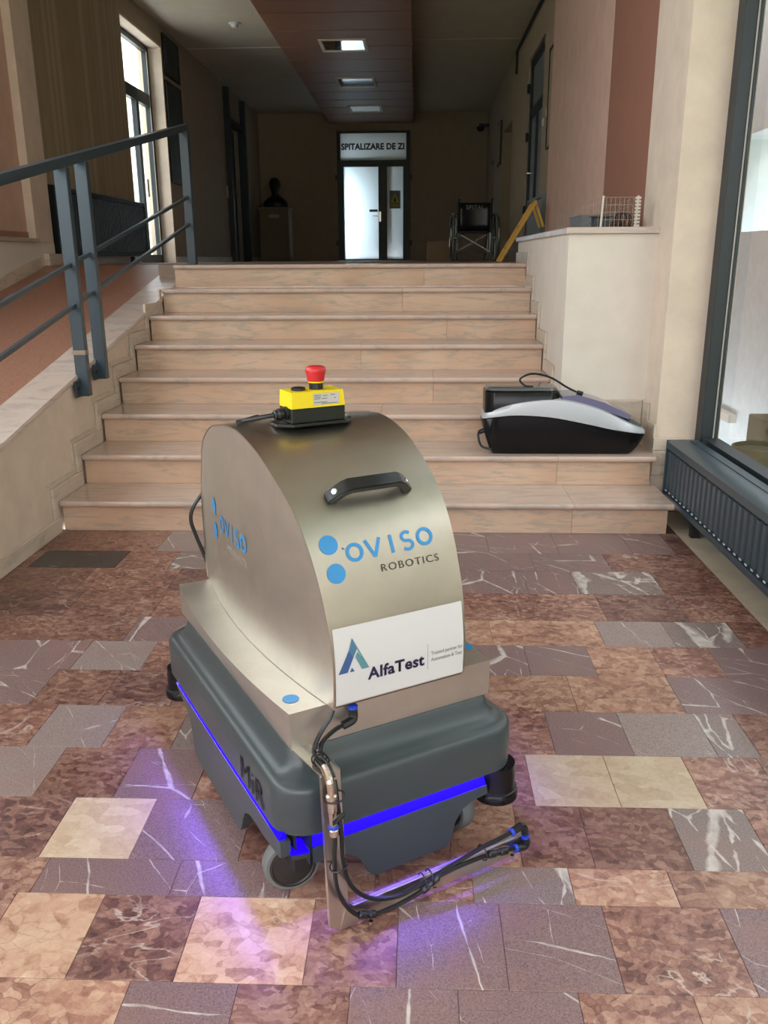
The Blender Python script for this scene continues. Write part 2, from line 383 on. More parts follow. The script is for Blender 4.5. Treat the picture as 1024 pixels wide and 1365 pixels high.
# ------------------------------------------------------------------ the floor
def structure(o, label=None, cat=None): return tag(o, label, cat, kind='structure')
XL, XF, XR, Y0, RISE, RUN = -1.80, 1.295, .786, 4.0255, .16, .339
WL, LAND = -3.05, 8*RISE
floor = structure(link('floor', B(XL-.02, XF, -3.0, Y0+.02, -.12, -.0018), M['grout']), 'polished red and mauve marble tile floor of the lobby', 'floor')
link('floor_section', B(1.15, XF, Y0+.02, 4.45, -.12, -.0018), M['grout'], floor)
ROWS = [(.36, .585), (.585, .81), (.81, 1.037), (1.037, 1.265), (1.265, 1.49), (1.49, 1.603), (1.603, 1.828), (1.828, 2.057), (2.057, 2.29), (2.29, 2.522), (2.522, 2.745),
        (2.745, 2.962), (2.962, 3.23), (3.23, 3.49), (3.49, 3.72), (3.72, 4.03)]
TILES = {
    3: ([-0.538, -0.331, -0.118, 0.084, 0.308, 0.52], 'SMRMMRS'),
    4: ([-0.862, -0.667, -0.458, -0.21, -0.032, 0.181, 0.398, 0.644], 'RLDLRMMRM'),
    5: ([-1.034, -0.836, -0.53, -0.269, -0.085, 0.13, 0.346, 0.566], 'RRMMSRWSS'),
    6: ([-1.086, -0.866, -0.655, -0.402, -0.184, 0.086, 0.247, 0.41, 0.629, 0.816], 'MDCMRRSRRWR'),
    7: ([-1.245, -0.98, -0.771, -0.567, -0.325, -0.104, 0.095, 0.305, 0.519, 0.733, 0.936], 'MGRMRRRRCCRR'),
    8: ([-1.323, -1.101, -0.886, -0.687, -0.491, -0.269, -0.049, 0.169, 0.392, 0.608, 0.837, 0.954], 'MRGSWRRRRMGWR'),
    9: ([-1.443, -1.196, -0.982, -0.755, -0.512, -0.271, -0.031, 0.207, 0.496, 0.82], 'RMRDRRRRSSM'),
    10: ([-1.536, -1.162, -0.923, -0.659, -0.398, -0.137, 0.121, 0.383, 0.602, 0.823, 1.025], 'RMGRRRMMMSRM'),
    11: ([-1.362, -1.057, -0.697, -0.367, -0.036, 0.279, 0.675, 0.924, 1.166], 'RRMRRSSGWR'),
    12: ([-1.716, -1.37, -1.025, -0.666, -0.338, 0.019, 0.405, 0.73, 1.04, 1.319], 'RDRRRRRRDRR'),
    13: ([-1.425, -1.038, -0.62, -0.235, 0.148, 0.466, 0.676, 1.021], 'RRDRRMMWR'),
    14: ([-1.741, -1.345, -1.105, -0.9, -0.524, -0.183, 0.197, 0.529, 0.864, 1.238], 'RKRWRRRMMDR'),
    15: ([-1.651, -1.23, -1.012, -0.557, -0.123, 0.346, 0.67, 1.011, 1.207], 'RRGRRMMMMD'),
}
def tile(x0, x1, y0, y1, kind):
    g = .0006; h = .0008
    bm = bmesh.new(); dz = random.uniform(-.0003, .0002)
    a = [bm.verts.new((x, y, -.03)) for x, y in ((x0+g, y0+g), (x1-g, y0+g), (x1-g, y1-g), (x0+g, y1-g))]
    b = [bm.verts.new((x, y, dz-h)) for x, y in ((x0+g, y0+g), (x1-g, y0+g), (x1-g, y1-g), (x0+g, y1-g))]
    c = [bm.verts.new((x, y, dz)) for x, y in ((x0+g+h, y0+g+h), (x1-g-h, y0+g+h), (x1-g-h, y1-g-h), (x0+g+h, y1-g-h))]
    bm.faces.new(c)
    for i in range(4):
        j = (i+1) % 4
        bm.faces.new([a[i], a[j], b[j], b[i]]); bm.faces.new([b[i], b[j], c[j], c[i]])
    return link('tile', bm, M[kind], floor)
for ri, (ya, yb) in enumerate(ROWS):
    if ri in TILES: xs, ks = TILES[ri]
    else:
        xs = []; x = XL+random.uniform(.1, .3)
        while x < XF-.08: xs.append(x); x += random.uniform(.18, .3)
        ks = ''.join(random.choice('RRSMMGD') for _ in range(len(xs)+1))
    ed = [XL]+[x for x in xs if XL+.04 < x < XF-.03]+[XF]
    ks = [k for k, lo, hi in zip(ks, [-9]+list(xs), list(xs)+[9]) if hi > XL+.04 and lo < XF-.03]
    for i in range(len(ed)-1): tile(ed[i], ed[i+1], ya, yb, ks[i])
# pale border along the window
y = 4.42; i = 0
border = structure(link('trim_1', B(XF, 1.50, -3, 4.44, -.12, -.003), M['grout']), 'pale marble border along the floor under the radiator', 'border')
while y > .3:
    d = (.31, .36, .33)[i % 3]; i += 1
    link('border_tile', B(XF+.001, 1.498, y-d+.0012, y, -.03, .0), M['strip'], border); y -= d

# ------------------------------------------------------------------ staircase
stairs = tag(empty('staircase', (-.5, 5.2, 0)), 'eight wide pink marble steps rising to the corridor', 'staircase')
def st(name, bm, m, smooth=None):
    o = link(name, bm, m, stairs, smooth); o.matrix_parent_inverse = Matrix.Translation((.5, -5.2, 0)); return o
def tread_bm(x0, x1, yf, yb, z):
    th = .028; pr = [(yb, z-th), (yf+.006, z-th), (yf+.001, z-th+.006), (yf, z-th/2), (yf+.001, z-.006), (yf+.006, z), (yb, z)]
    return P([(x0, a, b) for a, b in pr], (x1-x0, 0, 0))
for k in range(1, 9):
    yk = Y0+(k-1)*RUN; z = k*RISE
    xr = {1: 1.262, 2: 1.252}.get(k, XR)
    cuts = {1: [.775], 2: [.745], 3: [-.2], 4: [.1], 5: [-.35], 6: [.2], 7: [-.1], 8: [.05]}[k]
    xs = [XL+.0155]+cuts+[xr]
    for a, b in zip(xs, xs[1:]):
        back = yk+RUN+.012 if k < 8 else yk+.32
        last = b == xr and k < 3
        st('riser', B(a+.0006, b-.0006-(.02 if last else 0), yk, yk+.03, z-RISE+.0005, z-.0281, bev=.0008, seg=1), M['step'])
        if last: st('riser', B(b-.045, b-.02, yk+.031, back-.02, z-RISE+.0005, z-.0281), M['step'])
        st('tread', tread_bm(a+.0006, b-.0006, yk-.03, back, z), M['tread'], 40)
    core = B(XL+.016, xr-.05, yk+.031, 6.75, z-RISE+.001, z-.0282)
    st('step_core', core, M['skirt'])

# ------------------------------------------------------------------ ramp and its stringer wall
def rz(y): return .561+.2*(y-3.516)
YTOP = 3.516+(LAND-.561)/.2
ys0 = 3.516-.561/.2
wall_ramp = structure(link('wall_ramp', P([(XL-.002, ys0, -.1), (XL-.002, 6.76, -.1), (XL-.002, 6.76, rz(6.76)-.03), (XL-.002, ys0, rz(ys0)-.03)], (-.19, 0, 0)), M['cream']),
                      'cream sloping side wall between the steps and the ramp', 'wall')
c0 = .30
i = 0; y = ys0
while y < 6.9:
    d = (.92, .88, .95)[i % 3]; i += 1; y2 = min(y+d, 7.0)
    pr = [(XL+.012, -.028), (XL+.014, -.012), (XL+.010, 0.0), (XL-.2, 0.0), (XL-.2, -.028)]
    o = link('cap_stone', P([(x, y+.001, rz(y+.001)+dz) for x, dz in pr], (0, y2-y-.002, rz(y2-.001)-rz(y+.001))), M['cap'], wall_ramp)
    y = y2
ramp = structure(link('floor_ramp', P([(XL-.201, ys0, -.1), (XL-.201, YTOP, LAND-.12), (XL-.201, YTOP, LAND-.001), (XL-.201, ys0, -.001)], (WL-XL+.201, 0, 0)), M['terrazzo']),
                 'red terrazzo ramp sloping up on the left of the steps', 'ramp')
def skirting(parent, x, xo, ks, sgn):
    """stepped skirting blocks on the wall face x, proud towards xo"""
    a, b = sorted((x, xo))
    for k in ks:
        yk = Y0+(k-1)*RUN; z = k*RISE
        y0 = yk-.03-.055; y1 = yk+RUN-.03-.055
        def clip(z_): return z_
        link('skirting_block', B(a, b, y0+.001, y1-.001+.055, z+.001, z+.078, bev=.002, seg=1), M['skirt'], parent)
        if k < 8: link('skirting_block', B(a, b, y1+.001, y1+.054, z+.079, z+RISE, bev=.002, seg=1), M['skirt'], parent)
skirting(wall_ramp, XL-.001, XL+.014, range(1, 7), 1)
link('skirting_block', B(XL-.001, XL+.013, Y0-.084, Y0-.031, .079, .16, bev=.002, seg=1), M['skirt'], wall_ramp)
y = Y0-.031
for i in range(4):
    d = .82; link('skirting_block', B(XL-.001, XL+.014, max(y-d, ys0+.5)+.001, y, .001, .078, bev=.002, seg=1), M['skirt'], wall_ramp); y -= d
    if y < ys0+.8: break
# thin raised panel mouldings of the stringer
bm = bmesh.new()
for k in range(1, 6):
    yk = Y0+(k-1)*RUN; z = k*RISE
    beam(bm, (XL+.002, yk-.12, z+.098), (XL+.002, yk+RUN-.115, z+.098), .006, .008)
    if k < 5: beam(bm, (XL+.002, yk+RUN-.115, z+.095), (XL+.002, yk+RUN-.115, z+RISE+.1), .006, .008, up=(0, 1, 0))
link('moulding', bm, M['skirt'], wall_ramp)

# ------------------------------------------------------------------ landing and corridor floor
DY, XCR, XCL, ZC = 18.0, 1.36, -3.15, 4.05
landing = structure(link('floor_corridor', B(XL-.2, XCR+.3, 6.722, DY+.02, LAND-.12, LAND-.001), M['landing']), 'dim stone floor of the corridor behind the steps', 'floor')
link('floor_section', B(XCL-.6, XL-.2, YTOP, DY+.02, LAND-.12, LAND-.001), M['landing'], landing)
# ------------------------------------------------------------------ left wall of ramp, ledge, pier
wl = structure(link('wall_left', B(WL-.35, WL, -3, 7.33, -.1, 1.455), M['white_wall']), 'off white lower wall along the ramp with a stone ledge', 'wall')
link('upper_wall', B(WL-.35, WL-.07, 4.8, 7.0, 1.456, ZC), M['pink'], wl)
link('upper_wall', B(WL-.35, WL-.07, -3, -2.4, 1.456, ZC), M['pink'], wl); link('upper_wall', B(WL-.35, WL-.07, -2.4, 4.8, 3.86, ZC), M['pink'], wl)
link('pilaster', B(WL-.35, WL-.002, 7.001, 7.33, 1.456, ZC), M['cream'], wl)
link('ledge', B(WL-.09, WL+.035, -3, 6.98, 1.456, 1.486, bev=.004), M['strip'], wl)
link('ledge_strip', B(WL-.07, WL-.055, -3, 6.98, 1.487, 1.535), M['terrazzo'], wl)
for i in range(8):
    y = 7.0-.9*i
    if y-.9 < ys0: break
    link('skirting_block', P([(WL+.001, y-.9, rz(y-.9)+.0), (WL+.001, y-.002, rz(y-.002)), (WL+.001, y-.002, rz(y-.002)+.085), (WL+.001, y-.9, rz(y-.9)+.085)], (.02, 0, 0)), M['skirt'], wl)
link('skirting_block', B(WL-.1, WL+.045, 7.10, 7.36, 1.27, 1.37, bev=.002, seg=1), M['skirt'], wl)

# corridor walls
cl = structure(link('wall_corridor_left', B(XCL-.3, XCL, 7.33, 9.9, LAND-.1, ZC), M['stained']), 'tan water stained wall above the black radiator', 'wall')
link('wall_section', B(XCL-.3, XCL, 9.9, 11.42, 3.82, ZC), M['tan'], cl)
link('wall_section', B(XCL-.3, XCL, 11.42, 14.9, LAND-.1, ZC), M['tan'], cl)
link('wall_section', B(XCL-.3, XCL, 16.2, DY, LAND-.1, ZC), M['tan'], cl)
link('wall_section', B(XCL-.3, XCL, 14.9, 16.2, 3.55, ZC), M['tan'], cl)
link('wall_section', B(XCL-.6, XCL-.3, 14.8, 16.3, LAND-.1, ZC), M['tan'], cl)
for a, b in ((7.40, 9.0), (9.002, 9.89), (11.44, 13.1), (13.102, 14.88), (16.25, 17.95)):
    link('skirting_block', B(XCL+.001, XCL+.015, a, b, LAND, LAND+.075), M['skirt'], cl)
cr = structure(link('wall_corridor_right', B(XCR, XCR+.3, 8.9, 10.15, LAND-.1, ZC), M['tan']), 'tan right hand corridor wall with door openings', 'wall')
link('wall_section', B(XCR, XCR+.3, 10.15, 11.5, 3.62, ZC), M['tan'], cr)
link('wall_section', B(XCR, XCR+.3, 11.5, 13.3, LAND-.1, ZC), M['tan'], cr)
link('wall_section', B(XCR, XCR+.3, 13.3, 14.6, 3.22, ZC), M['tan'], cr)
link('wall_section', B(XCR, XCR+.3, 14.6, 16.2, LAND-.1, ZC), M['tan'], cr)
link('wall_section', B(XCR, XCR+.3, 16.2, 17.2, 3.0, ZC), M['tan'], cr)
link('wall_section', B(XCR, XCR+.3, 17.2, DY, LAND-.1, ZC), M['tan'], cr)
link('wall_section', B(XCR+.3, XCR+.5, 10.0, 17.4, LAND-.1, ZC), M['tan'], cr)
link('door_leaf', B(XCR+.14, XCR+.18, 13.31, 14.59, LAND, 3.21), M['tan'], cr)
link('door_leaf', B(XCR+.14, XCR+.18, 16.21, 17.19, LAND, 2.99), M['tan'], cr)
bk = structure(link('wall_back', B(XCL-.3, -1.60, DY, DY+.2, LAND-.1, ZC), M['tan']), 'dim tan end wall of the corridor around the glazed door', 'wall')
link('wall_section', B(-.145, XCR+.4, DY, DY+.2, LAND-.1, ZC), M['tan'], bk)
link('wall_section', B(-1.60, -.145, DY, DY+.2, 3.725, ZC), M['tan'], bk)
ceil = structure(link('ceiling', B(XCL-.4, 1.7, -3, DY+.2, ZC, ZC+.15), M['ceil']), 'plain plaster ceiling of the corridor and lobby', 'ceiling')
link('ceiling_seam', B(XCL, -1.75, 12.6, 12.62, ZC-.006, ZC-.001), M['white_wall'], ceil)
link('ceiling_seam', B(-.05, XCR, 12.3, 12.32, ZC-.006, ZC-.001), M['white_wall'], ceil)

# soffit of reddish panels
sof = structure(link('ceiling_soffit', B(-1.715, -.080, 3.2, 17.95, 3.87, ZC-.001), M['seam']), 'lowered ceiling band of red brown panels running down the corridor', 'ceiling')
y = 17.93; i = 0
LIGHTY = [(11.30, 11.92), (13.55, 14.27), (15.88, 16.57)]
seams = [10.16-.75*j for j in range(9, 0, -1)]+[10.16, 10.9, 11.68, 12.41, 13.18, 13.94, 14.65, 15.37, 16.1, 16.85, 17.93]
for a, b in zip(seams, seams[1:]):
    link('ceiling_panel', B(-1.72, -.075, a+.014, b-.014, 3.846, 3.875, bev=.004, seg=1), M['soffit'], sof)
for (a, b), wh in zip(LIGHTY, ('nearest', 'middle', 'farthest')):
    L = tag(empty('ceiling_light', (-.92, (a+b)/2, 3.846)), '%s of the three square mirrored lights in the red brown ceiling band' % wh, 'ceiling light', 'recessed ceiling lights')
    h = (b-a)/2
    bm = bmesh.new()
    for q in ((-.29, .29, -h, -h+.04), (-.29, .29, h-.04, h), (-.29, -.25, -h+.04, h-.04), (.25, .29, -h+.04, h-.04)): box(bm, *q, -.014, -.0005)
    link('frame', bm, M['white_wall'], L)
    link('reflector', B(-.25, .25, -h+.04, h-.04, -.006, -.0007), M['mirror'], L)

# ------------------------------------------------------------------ right side: parapet, painted wall, pier
XW = 1.27
par = structure(link('wall_parapet', B(.802, XW, 4.722, 7.05, LAND-1.28+.32, 1.435), M['white_wall']), 'off white low wall with a stone slab right of the steps', 'wall')
link('slab', B(.785, XW+.001, 4.70, 6.0, 1.436, 1.470, bev=.005), M['cap'], par)
link('slab', B(.785, XW+.001, 6.002, 7.09, 1.436, 1.470, bev=.005), M['cap'], par)
skirting(par, .801, XR+.001, range(3, 9), -1)
link('skirting_block', B(.787, .801, 6.75, 7.06, LAND+.001, LAND+.078, bev=.002, seg=1), M['skirt'], par)
link('skirting_block', B(.802, 1.03, 4.706, 4.721, .321, .56, bev=.002, seg=1), M['skirt'], par)
link('skirting_block', B(1.032, XW-.016, 4.706, 4.721, .321, .56, bev=.002, seg=1), M['skirt'], par)
wr = structure(link('wall_right', B(XW, XW+.4, 6.2, 8.9, -.1, ZC), M['pink']), 'dusty pink wall with a red brown stripe above the parapet', 'wall')
link('painted_stripe', B(XW, XW+.4, 5.07, 6.2, -.1, ZC), M['brown'], wr)
link('pier', B(XW, 1.60, 4.452, 5.07, -.1, ZC), M['cream'], wr)
link('skirting_block', B(XW-.014, XW-.001, 4.60, 4.72, .321, .56, bev=.002, seg=1), M['skirt'], wr)
link('skirting_block', B(XW-.014, XW-.001, 4.44, 4.598, .321, .47, bev=.002, seg=1), M['skirt'], wr)
link('skirting_block', B(XW-.014, 1.45, 4.425, 4.451, .335, .40, bev=.002, seg=1), M['skirt'], wr)
link('skirting_block', B(XW-.014, 1.45, 4.425, 4.451, .20, .333, bev=.002, seg=1), M['skirt'], wr)
link('skirting_block', B(XW-.014, 1.45, 4.425, 4.451, .0, .198, bev=.002, seg=1), M['skirt'], wr)

# ------------------------------------------------------------------ right shop window
w1 = structure(empty('window_1', (1.5, 4.3, .4)), 'tall dark framed window above the right radiator', 'window')
def ch(parent, name, bm, m, smooth=None):
    o = link(name, bm, m, parent, smooth); o.matrix_parent_inverse = Matrix.LocRotScale(parent.location, parent.rotation_euler, parent.scale).inverted(); return o
ch(w1, 'frame_post', B(1.475, 1.535, 4.36, 4.451, .36, ZC, bev=.003), M['frame'])
ch(w1, 'gasket', B(1.5355, 1.541, 4.352, 4.3595, .36, ZC-.1), M['gasket'])
ch(w1, 'frame_post', B(1.5415, 1.556, 4.340, 4.40, .36, ZC-.1), M['frame'])
ch(w1, 'frame_post', B(1.48, 1.56, 2.62, 2.76, .36, ZC), M['frame'])
ch(w1, 'frame_post', B(1.48, 1.56, .7, .84, .36, ZC), M['frame'])
ch(w1, 'frame_post', B(1.48, 1.56, -3.0, -2.86, .36, ZC), M['frame'])
ch(w1, 'bottom_rail', B(1.48, 1.56, -2.86, 4.339, .36, .42), M['frame'])
ch(w1, 'top_rail', B(1.48, 1.56, -2.86, 4.339, 3.9, ZC-.002), M['frame'])
for a, b in ((2.761, 4.339), (.841, 2.619), (-2.859, .699)):
    ch(w1, 'pane', B(1.547, 1.553, a, b, .421, 3.899), M['glass'])
structure(link('wall_sill', B(1.50, 1.60, -3, 4.451, -.5, .36), M['white_wall']), 'low wall under the window behind the radiator', 'wall')

w4 = structure(empty('window_4', (WL-.2, 1.2, 1.5)), 'long window above the ramp on the left of the lobby', 'window')
for y in (-2.36, -.6, 1.2, 3.0, 4.76): ch(w4, 'frame_post', B(WL-.24, WL-.16, y-.04, y+.04, 1.456, 3.86), M['frame'])
for a, b in ((-2.32, -.64), (-.56, 1.16), (1.24, 2.96), (3.04, 4.72)): ch(w4, 'pane', B(WL-.203, WL-.197, a, b, 1.457, 3.859), M['glass'])

# unseen entrance glazing, invented to let daylight in behind the viewer
w2 = structure(empty('window_2', (-.8, -3.0, 0)), 'added glazed entrance front behind the viewer', 'window')
for x in (-3.05, -1.55, 0.0, 1.45):
    ch(w2, 'frame_post', B(x-.04, x+.05, -3.06, -3.0, 0, ZC), M['frame'])
ch(w2, 'transom', B(-3.0, 1.45, -3.05, -3.01, 2.3, 2.38), M['frame'])

# ------------------------------------------------------------------ outdoors: unseen garden and beige buildings invented for light and reflections
gr = structure(link('ground_outside', B(-14, 1.6, -24, -3.07, -.5, -.12), M['paving']), 'pale paving in front of the entrance', 'paving')
link('lawn', B(-14, 1.6, -24, -5.2, -.119, -.06), M['lawn'], gr)
structure(link('ground_side', B(1.61, 9.2, -14, 12, -.7, -.42), M['paving']), 'pale paving outside the right window', 'paving')
structure(link('added_eave', B(1.62, 3.3, -3.2, 3.35, 3.95, 4.1), M['stucco']), 'added eave hiding the sky above the right window', 'eave')  # unseen eave, added to keep bright sky out of the hood's reflection
sw = structure(link('wall_outside', B(2.4, 2.7, 7.0, 10.5, -.45, 4.5), M['stucco']), 'white stucco wall outside the right window', 'wall')
link('wall_section', B(2.4, 2.7, 3.6, 7.0, -.45, 1.49), M['stucco'], sw)
link('wall_section', B(2.4, 2.7, 3.6, 7.0, 2.16, 4.5), M['stucco'], sw)  # opening below is shaped so bright sky stands in for a light patch
link('wall_section', B(1.7, 2.4, 10.2, 10.5, -.45, 4.5), M['stucco'], sw)
link('white_ledge', B(2.34, 2.399, 6.35, 7.6, .12, .18), M['white_wall'], sw)
stone = tag(link('stone_block', B(2.16, 2.39, 4.3, 5.52, -.42, .34, bev=.01), M['stone']), 'brown stone block outside the right window', 'stone block')
pot = tag(empty('barrel', (1.99, 4.88, -.42)), 'brown round barrel with a pale band outside the window', 'barrel')
link('barrel_body', La([(.12, 0), (.135, .02), (.15, .35), (.145, .5399)]), M['stone'], pot, 40)
link('pale_band', La([(.150, .54), (.152, .545), (.152, .575), (.150, .58)]), M['white_wall'], pot, 40)
link('barrel_rim', La([(.1495, .5801), (.148, .68), (.135, .685), (.13, .66)]), M['stone'], pot, 40)
link('lawn', B(3.0, 9.2, -12, 3.4, -.419, -.36), M['lawn'], gr)
structure(link('wall_added_right', B(9.2, 9.6, -16, 14, -.5, 8.5), M['neighbour']), 'added beige building on the right that blocks low sky', 'building')  # unseen, added tall enough to block sky in the steel's reflection
structure(link('wall_added_rear', B(-14, 9, -25.2, -24.8, -.5, 7.0), M['neighbour']), 'added beige building behind the viewer for reflections', 'building')  # unseen backdrop added for the steel to reflect
structure(link('wall_house', B(-7.2, -7.0, 6, 24, -1, 5.2), M['yellow_house']), 'pale yellow house outside the left glazed door', 'building')
hd = tag(empty('hedge', (-1, -22, 0)), 'added green hedge beyond the lawn for reflections', 'hedge')  # unseen planting added to show in the steel's reflections
for i in range(9):
    link('foliage', La([(.0, -.1), (1.3, .0), (1.7, .8), (1.4, 1.9), (.6, 2.4), (0, 2.5)], (-12+1.5*i, random.uniform(-.4, .4), 0), n=10), M['hedge'], hd, 60)

# ------------------------------------------------------------------ end door of the corridor
d1 = structure(empty('door_1', (-.87, DY, LAND)), 'dark framed glazed door lettered SPITALIZARE DE ZI at the corridor end', 'door')
def dfr(x0, x1, z0, z1, y0=DY-.035, y1=DY+.05, name='frame_bar'): ch(d1, name, B(x0, x1, y0, y1, z0, z1), M['frame'])
dfr(-1.60, -1.53, LAND, 3.72); dfr(-.225, -.145, LAND, 3.72); dfr(-1.53, -.225, 3.68, 3.72); dfr(-1.53, -.225, 3.065, 3.185)
dfr(-.78, -.61, LAND, 3.065); dfr(-1.53, -1.475, LAND, 3.065); dfr(-.285, -.225, LAND, 3.065); dfr(-1.475, -.78, LAND, LAND+.03); dfr(-.61, -.285, LAND, LAND+.03)
for q in ((-1.53, -.225, 3.185, 3.68), (-1.475, -.78, LAND+.03, 3.065), (-.61, -.285, LAND+.03, 3.065)):
    ch(d1, 'pane', B(q[0]+.001, q[1]-.001, DY+.005, DY+.013, q[2]+.001, q[3]-.001), M['frost'])
bm = text_bm('SPITALIZARE DE ZI', .155, lambda u, v: Vector((u-.88, DY-.001, v+3.385)), bold=.007, spacing=1.04, align='CENTER')
xs_ = [v.co.x for v in bm.verts]; sx = 1.25/(max(xs_)-min(xs_))
for v in bm.verts: v.co.x = -.885+(v.co.x+.88)*sx
ch(d1, 'lettering', bm, M['text_dark'])
ch(d1, 'door_handle', T([(-.80, DY-.04, 2.14), (-.80, DY-.085, 2.14), (-.90, DY-.085, 2.14)], .011, 8, 1), M['chrome'])
ch(d1, 'lock_plate', B(-.77, -.73, DY-.045, DY-.036, 2.03, 2.22), M['chrome'])
ch(d1, 'push_plate', B(-.965, -.80, DY-.003, DY+.004, 2.22, 2.265), M['black'])
for z in (1.62, 2.86):
    ch(d1, 'hinge', B(-1.635, -1.60, DY-.06, DY-.03, z-.05, z+.05), M['frame']); ch(d1, 'hinge', B(-.145, -.11, DY-.06, DY-.03, z-.05, z+.05), M['frame'])
sg = tag(empty('notice', (-.45, DY, 2.45)), 'small warning notice with yellow pictogram on the narrow door pane', 'notice')
link('sheet', B(-.11, .11, -.002, .003, -.17, .17), M['poster'], sg)
link('pictogram', P([(-.085, -.003, -.06), (.085, -.003, -.06), (.0, -.003, .12)], (0, -.001, 0)), M['sign_yellow'], sg)
link('caption', B(-.08, .08, -.004, -.0025, -.13, -.09), M['sign_yellow'], sg)
link('figure', P([(-.03, -.0045, -.04), (.03, -.0045, -.04), (.012, -.0045, .04), (-.012, -.0045, .04)], (0, -.001, 0)), M['text_dark'], sg)
# unseen room behind the door, lit by an added area light
rm = structure(link('wall_room', B(-3.2, 1.2, 21.2, 21.3, LAND, ZC), M['white_wall']), 'pale wall of the room behind the glazed door', 'wall')
link('side_wall', B(-3.3, -3.2, 18.21, 21.2, LAND, ZC), M['white_wall'], rm); link('side_wall', B(1.2, 1.3, 18.21, 21.2, LAND, ZC), M['white_wall'], rm)
link('room_floor', B(-3.2, 1.2, 18.21, 21.2, LAND-.1, LAND-.001), M['white_wall'], rm); link('room_ceiling', B(-3.2, 1.2, 18.21, 21.2, ZC, ZC+.1), M['white_wall'], rm)
area('added_pane_light', (-1.72, 18.45, 2.15), (math.radians(-90), 0, math.radians(18)), .3, 1.3, 17, (.86, .95, 1.0))  # added light behind the frosted panes, set left to brighten that side

# ------------------------------------------------------------------ left glazed door, boards, dark door frame
w3 = structure(empty('window_3', (XCL-.2, 10.7, LAND)), 'narrow glazed door in a deep recess on the left corridor wall', 'window')
XG = XCL-.22
ch(w3, 'reveal', B(XCL-.3, XCL-.001, 11.40, 11.42, LAND, 3.82), M['cream']); ch(w3, 'reveal', B(XCL-.3, XCL-.001, 9.9, 11.4, 3.80, 3.82), M['cream'])
for q in ((9.9, 9.98, LAND, 3.8), (11.31, 11.40, LAND, 3.8), (9.98, 11.31, 3.74, 3.8), (9.98, 11.31, 3.12, 3.26), (9.98, 11.31, LAND, LAND+.1), (10.76, 10.86, LAND+.1, 3.12)):
    ch(w3, 'frame_bar', B(XG, XG+.06, *q[:2], *q[2:]), M['frame'])
ch(w3, 'gasket', B(XG+.061, XG+.066, 11.30, 11.312, LAND+.1, 3.74), M['gasket'])
for q in ((9.98, 11.31, 3.26, 3.74), (9.98, 10.76, LAND+.1, 3.12), (10.86, 11.31, LAND+.1, 3.12)):
    ch(w3, 'pane', B(XG+.02, XG+.026, q[0], q[1], q[2], q[3]), M['glass'])
ch(w3, 'door_handle', T([(XG+.06, 10.81, 2.25), (XG+.11, 10.81, 2.25), (XG+.11, 10.81, 2.05)], .012, 8, 1), M['chrome'])
for (a, b, z0, z1, lab) in ((11.45, 12.15, 3.52, 3.98, 'upper dark board high on the wall beside the left glazed door'), (11.45, 12.15, 2.26, 3.46, 'tall dark board below another on the wall by the left glazed door')):
    o = tag(empty('notice_board', (XCL, (a+b)/2, z0)), lab, 'notice board', 'dark boards on the left corridor wall')
    link('panel', B(.002, .014, (a-b)/2, (b-a)/2, 0, z1-z0), M['board'], o)
    bm = bmesh.new(); h = (b-a)/2
    for q in ((-h, h, 0, .02), (-h, h, z1-z0-.02, z1-z0), (-h, -h+.02, .02, z1-z0-.02), (h-.02, h, .02, z1-z0-.02)): box(bm, .002, .024, *q)
    link('frame', bm, M['board_frame'], o)
    if z0 > 3: link('poster', B(.0145, .016, -.12, .12, .1, .34), M['text_dark'], o)
    else: link('poster', B(.0145, .016, .12, .32, .1, .62), M['poster'], o)
d2 = structure(empty('door_2', (XCL, 15.2, LAND)), 'dark metal door frame on the left wall near the bust', 'door')
ch(d2, 'frame_post', B(XCL-.05, XCL+.09, 14.84, 14.93, LAND, 3.98), M['frame'])
ch(d2, 'frame_post', B(XCL-.05, XCL+.09, 16.17, 16.26, LAND, 3.98), M['frame'])
ch(d2, 'frame_head', B(XCL-.05, XCL+.06, 14.93, 16.17, 3.48, 3.56), M['frame'])
ch(d2, 'door_leaf', B(XCL-.16, XCL-.12, 14.94, 16.16, LAND+.01, 3.47), M['board'])
ch(d2, 'keypad', B(XCL+.001, XCL+.03, 14.72, 14.80, 2.3, 2.48), M['tan'])

# right corridor door, board, radiator
d3 = structure(empty('door_3', (XCR, 10.8, LAND)), 'tall dark metal glazed door in the right corridor wall', 'door')
for q in ((10.16, 10.24, LAND, 3.61), (11.41, 11.49, LAND, 3.61), (10.24, 11.41, 3.53, 3.61), (10.24, 11.41, 2.95, 3.05), (10.24, 11.41, LAND, 1.6), (10.80, 10.86, 1.6, 2.95)):
    ch(d3, 'frame_bar', B(XCR+.02, XCR+.09, *q), M['frame'])
for q in ((10.24, 11.41, 3.05, 3.53), (10.24, 10.80, 1.6, 2.95), (10.86, 11.41, 1.6, 2.95)):
    ch(d3, 'pane', B(XCR+.05, XCR+.056, *q), M['greybox'])
for z in (1.9, 2.75, 3.3): ch(d3, 'hinge', B(XCR-.02, XCR+.02, 11.44, 11.50, z-.05, z+.05), M['black'])
ch(d3, 'door_handle', T([(XCR+.02, 10.83, 2.28), (XCR-.05, 10.83, 2.28), (XCR-.05, 10.98, 2.28)], .012, 8, 1), M['chrome'])
o = tag(empty('wall_board', (XCR, 9.35, 2.4)), 'narrow framed board on the right wall beside the metal door', 'notice board')
link('panel', B(-.014, -.002, -.28, .28, 0, .95), M['tan'], o)
bm = bmesh.new()
for q in ((-.28, .28, 0, .02), (-.28, .28, .93, .95), (-.28, -.26, .02, .93), (.26, .28, .02, .93)): box(bm, -.024, -.002, *q)
link('frame', bm, M['board_frame'], o)
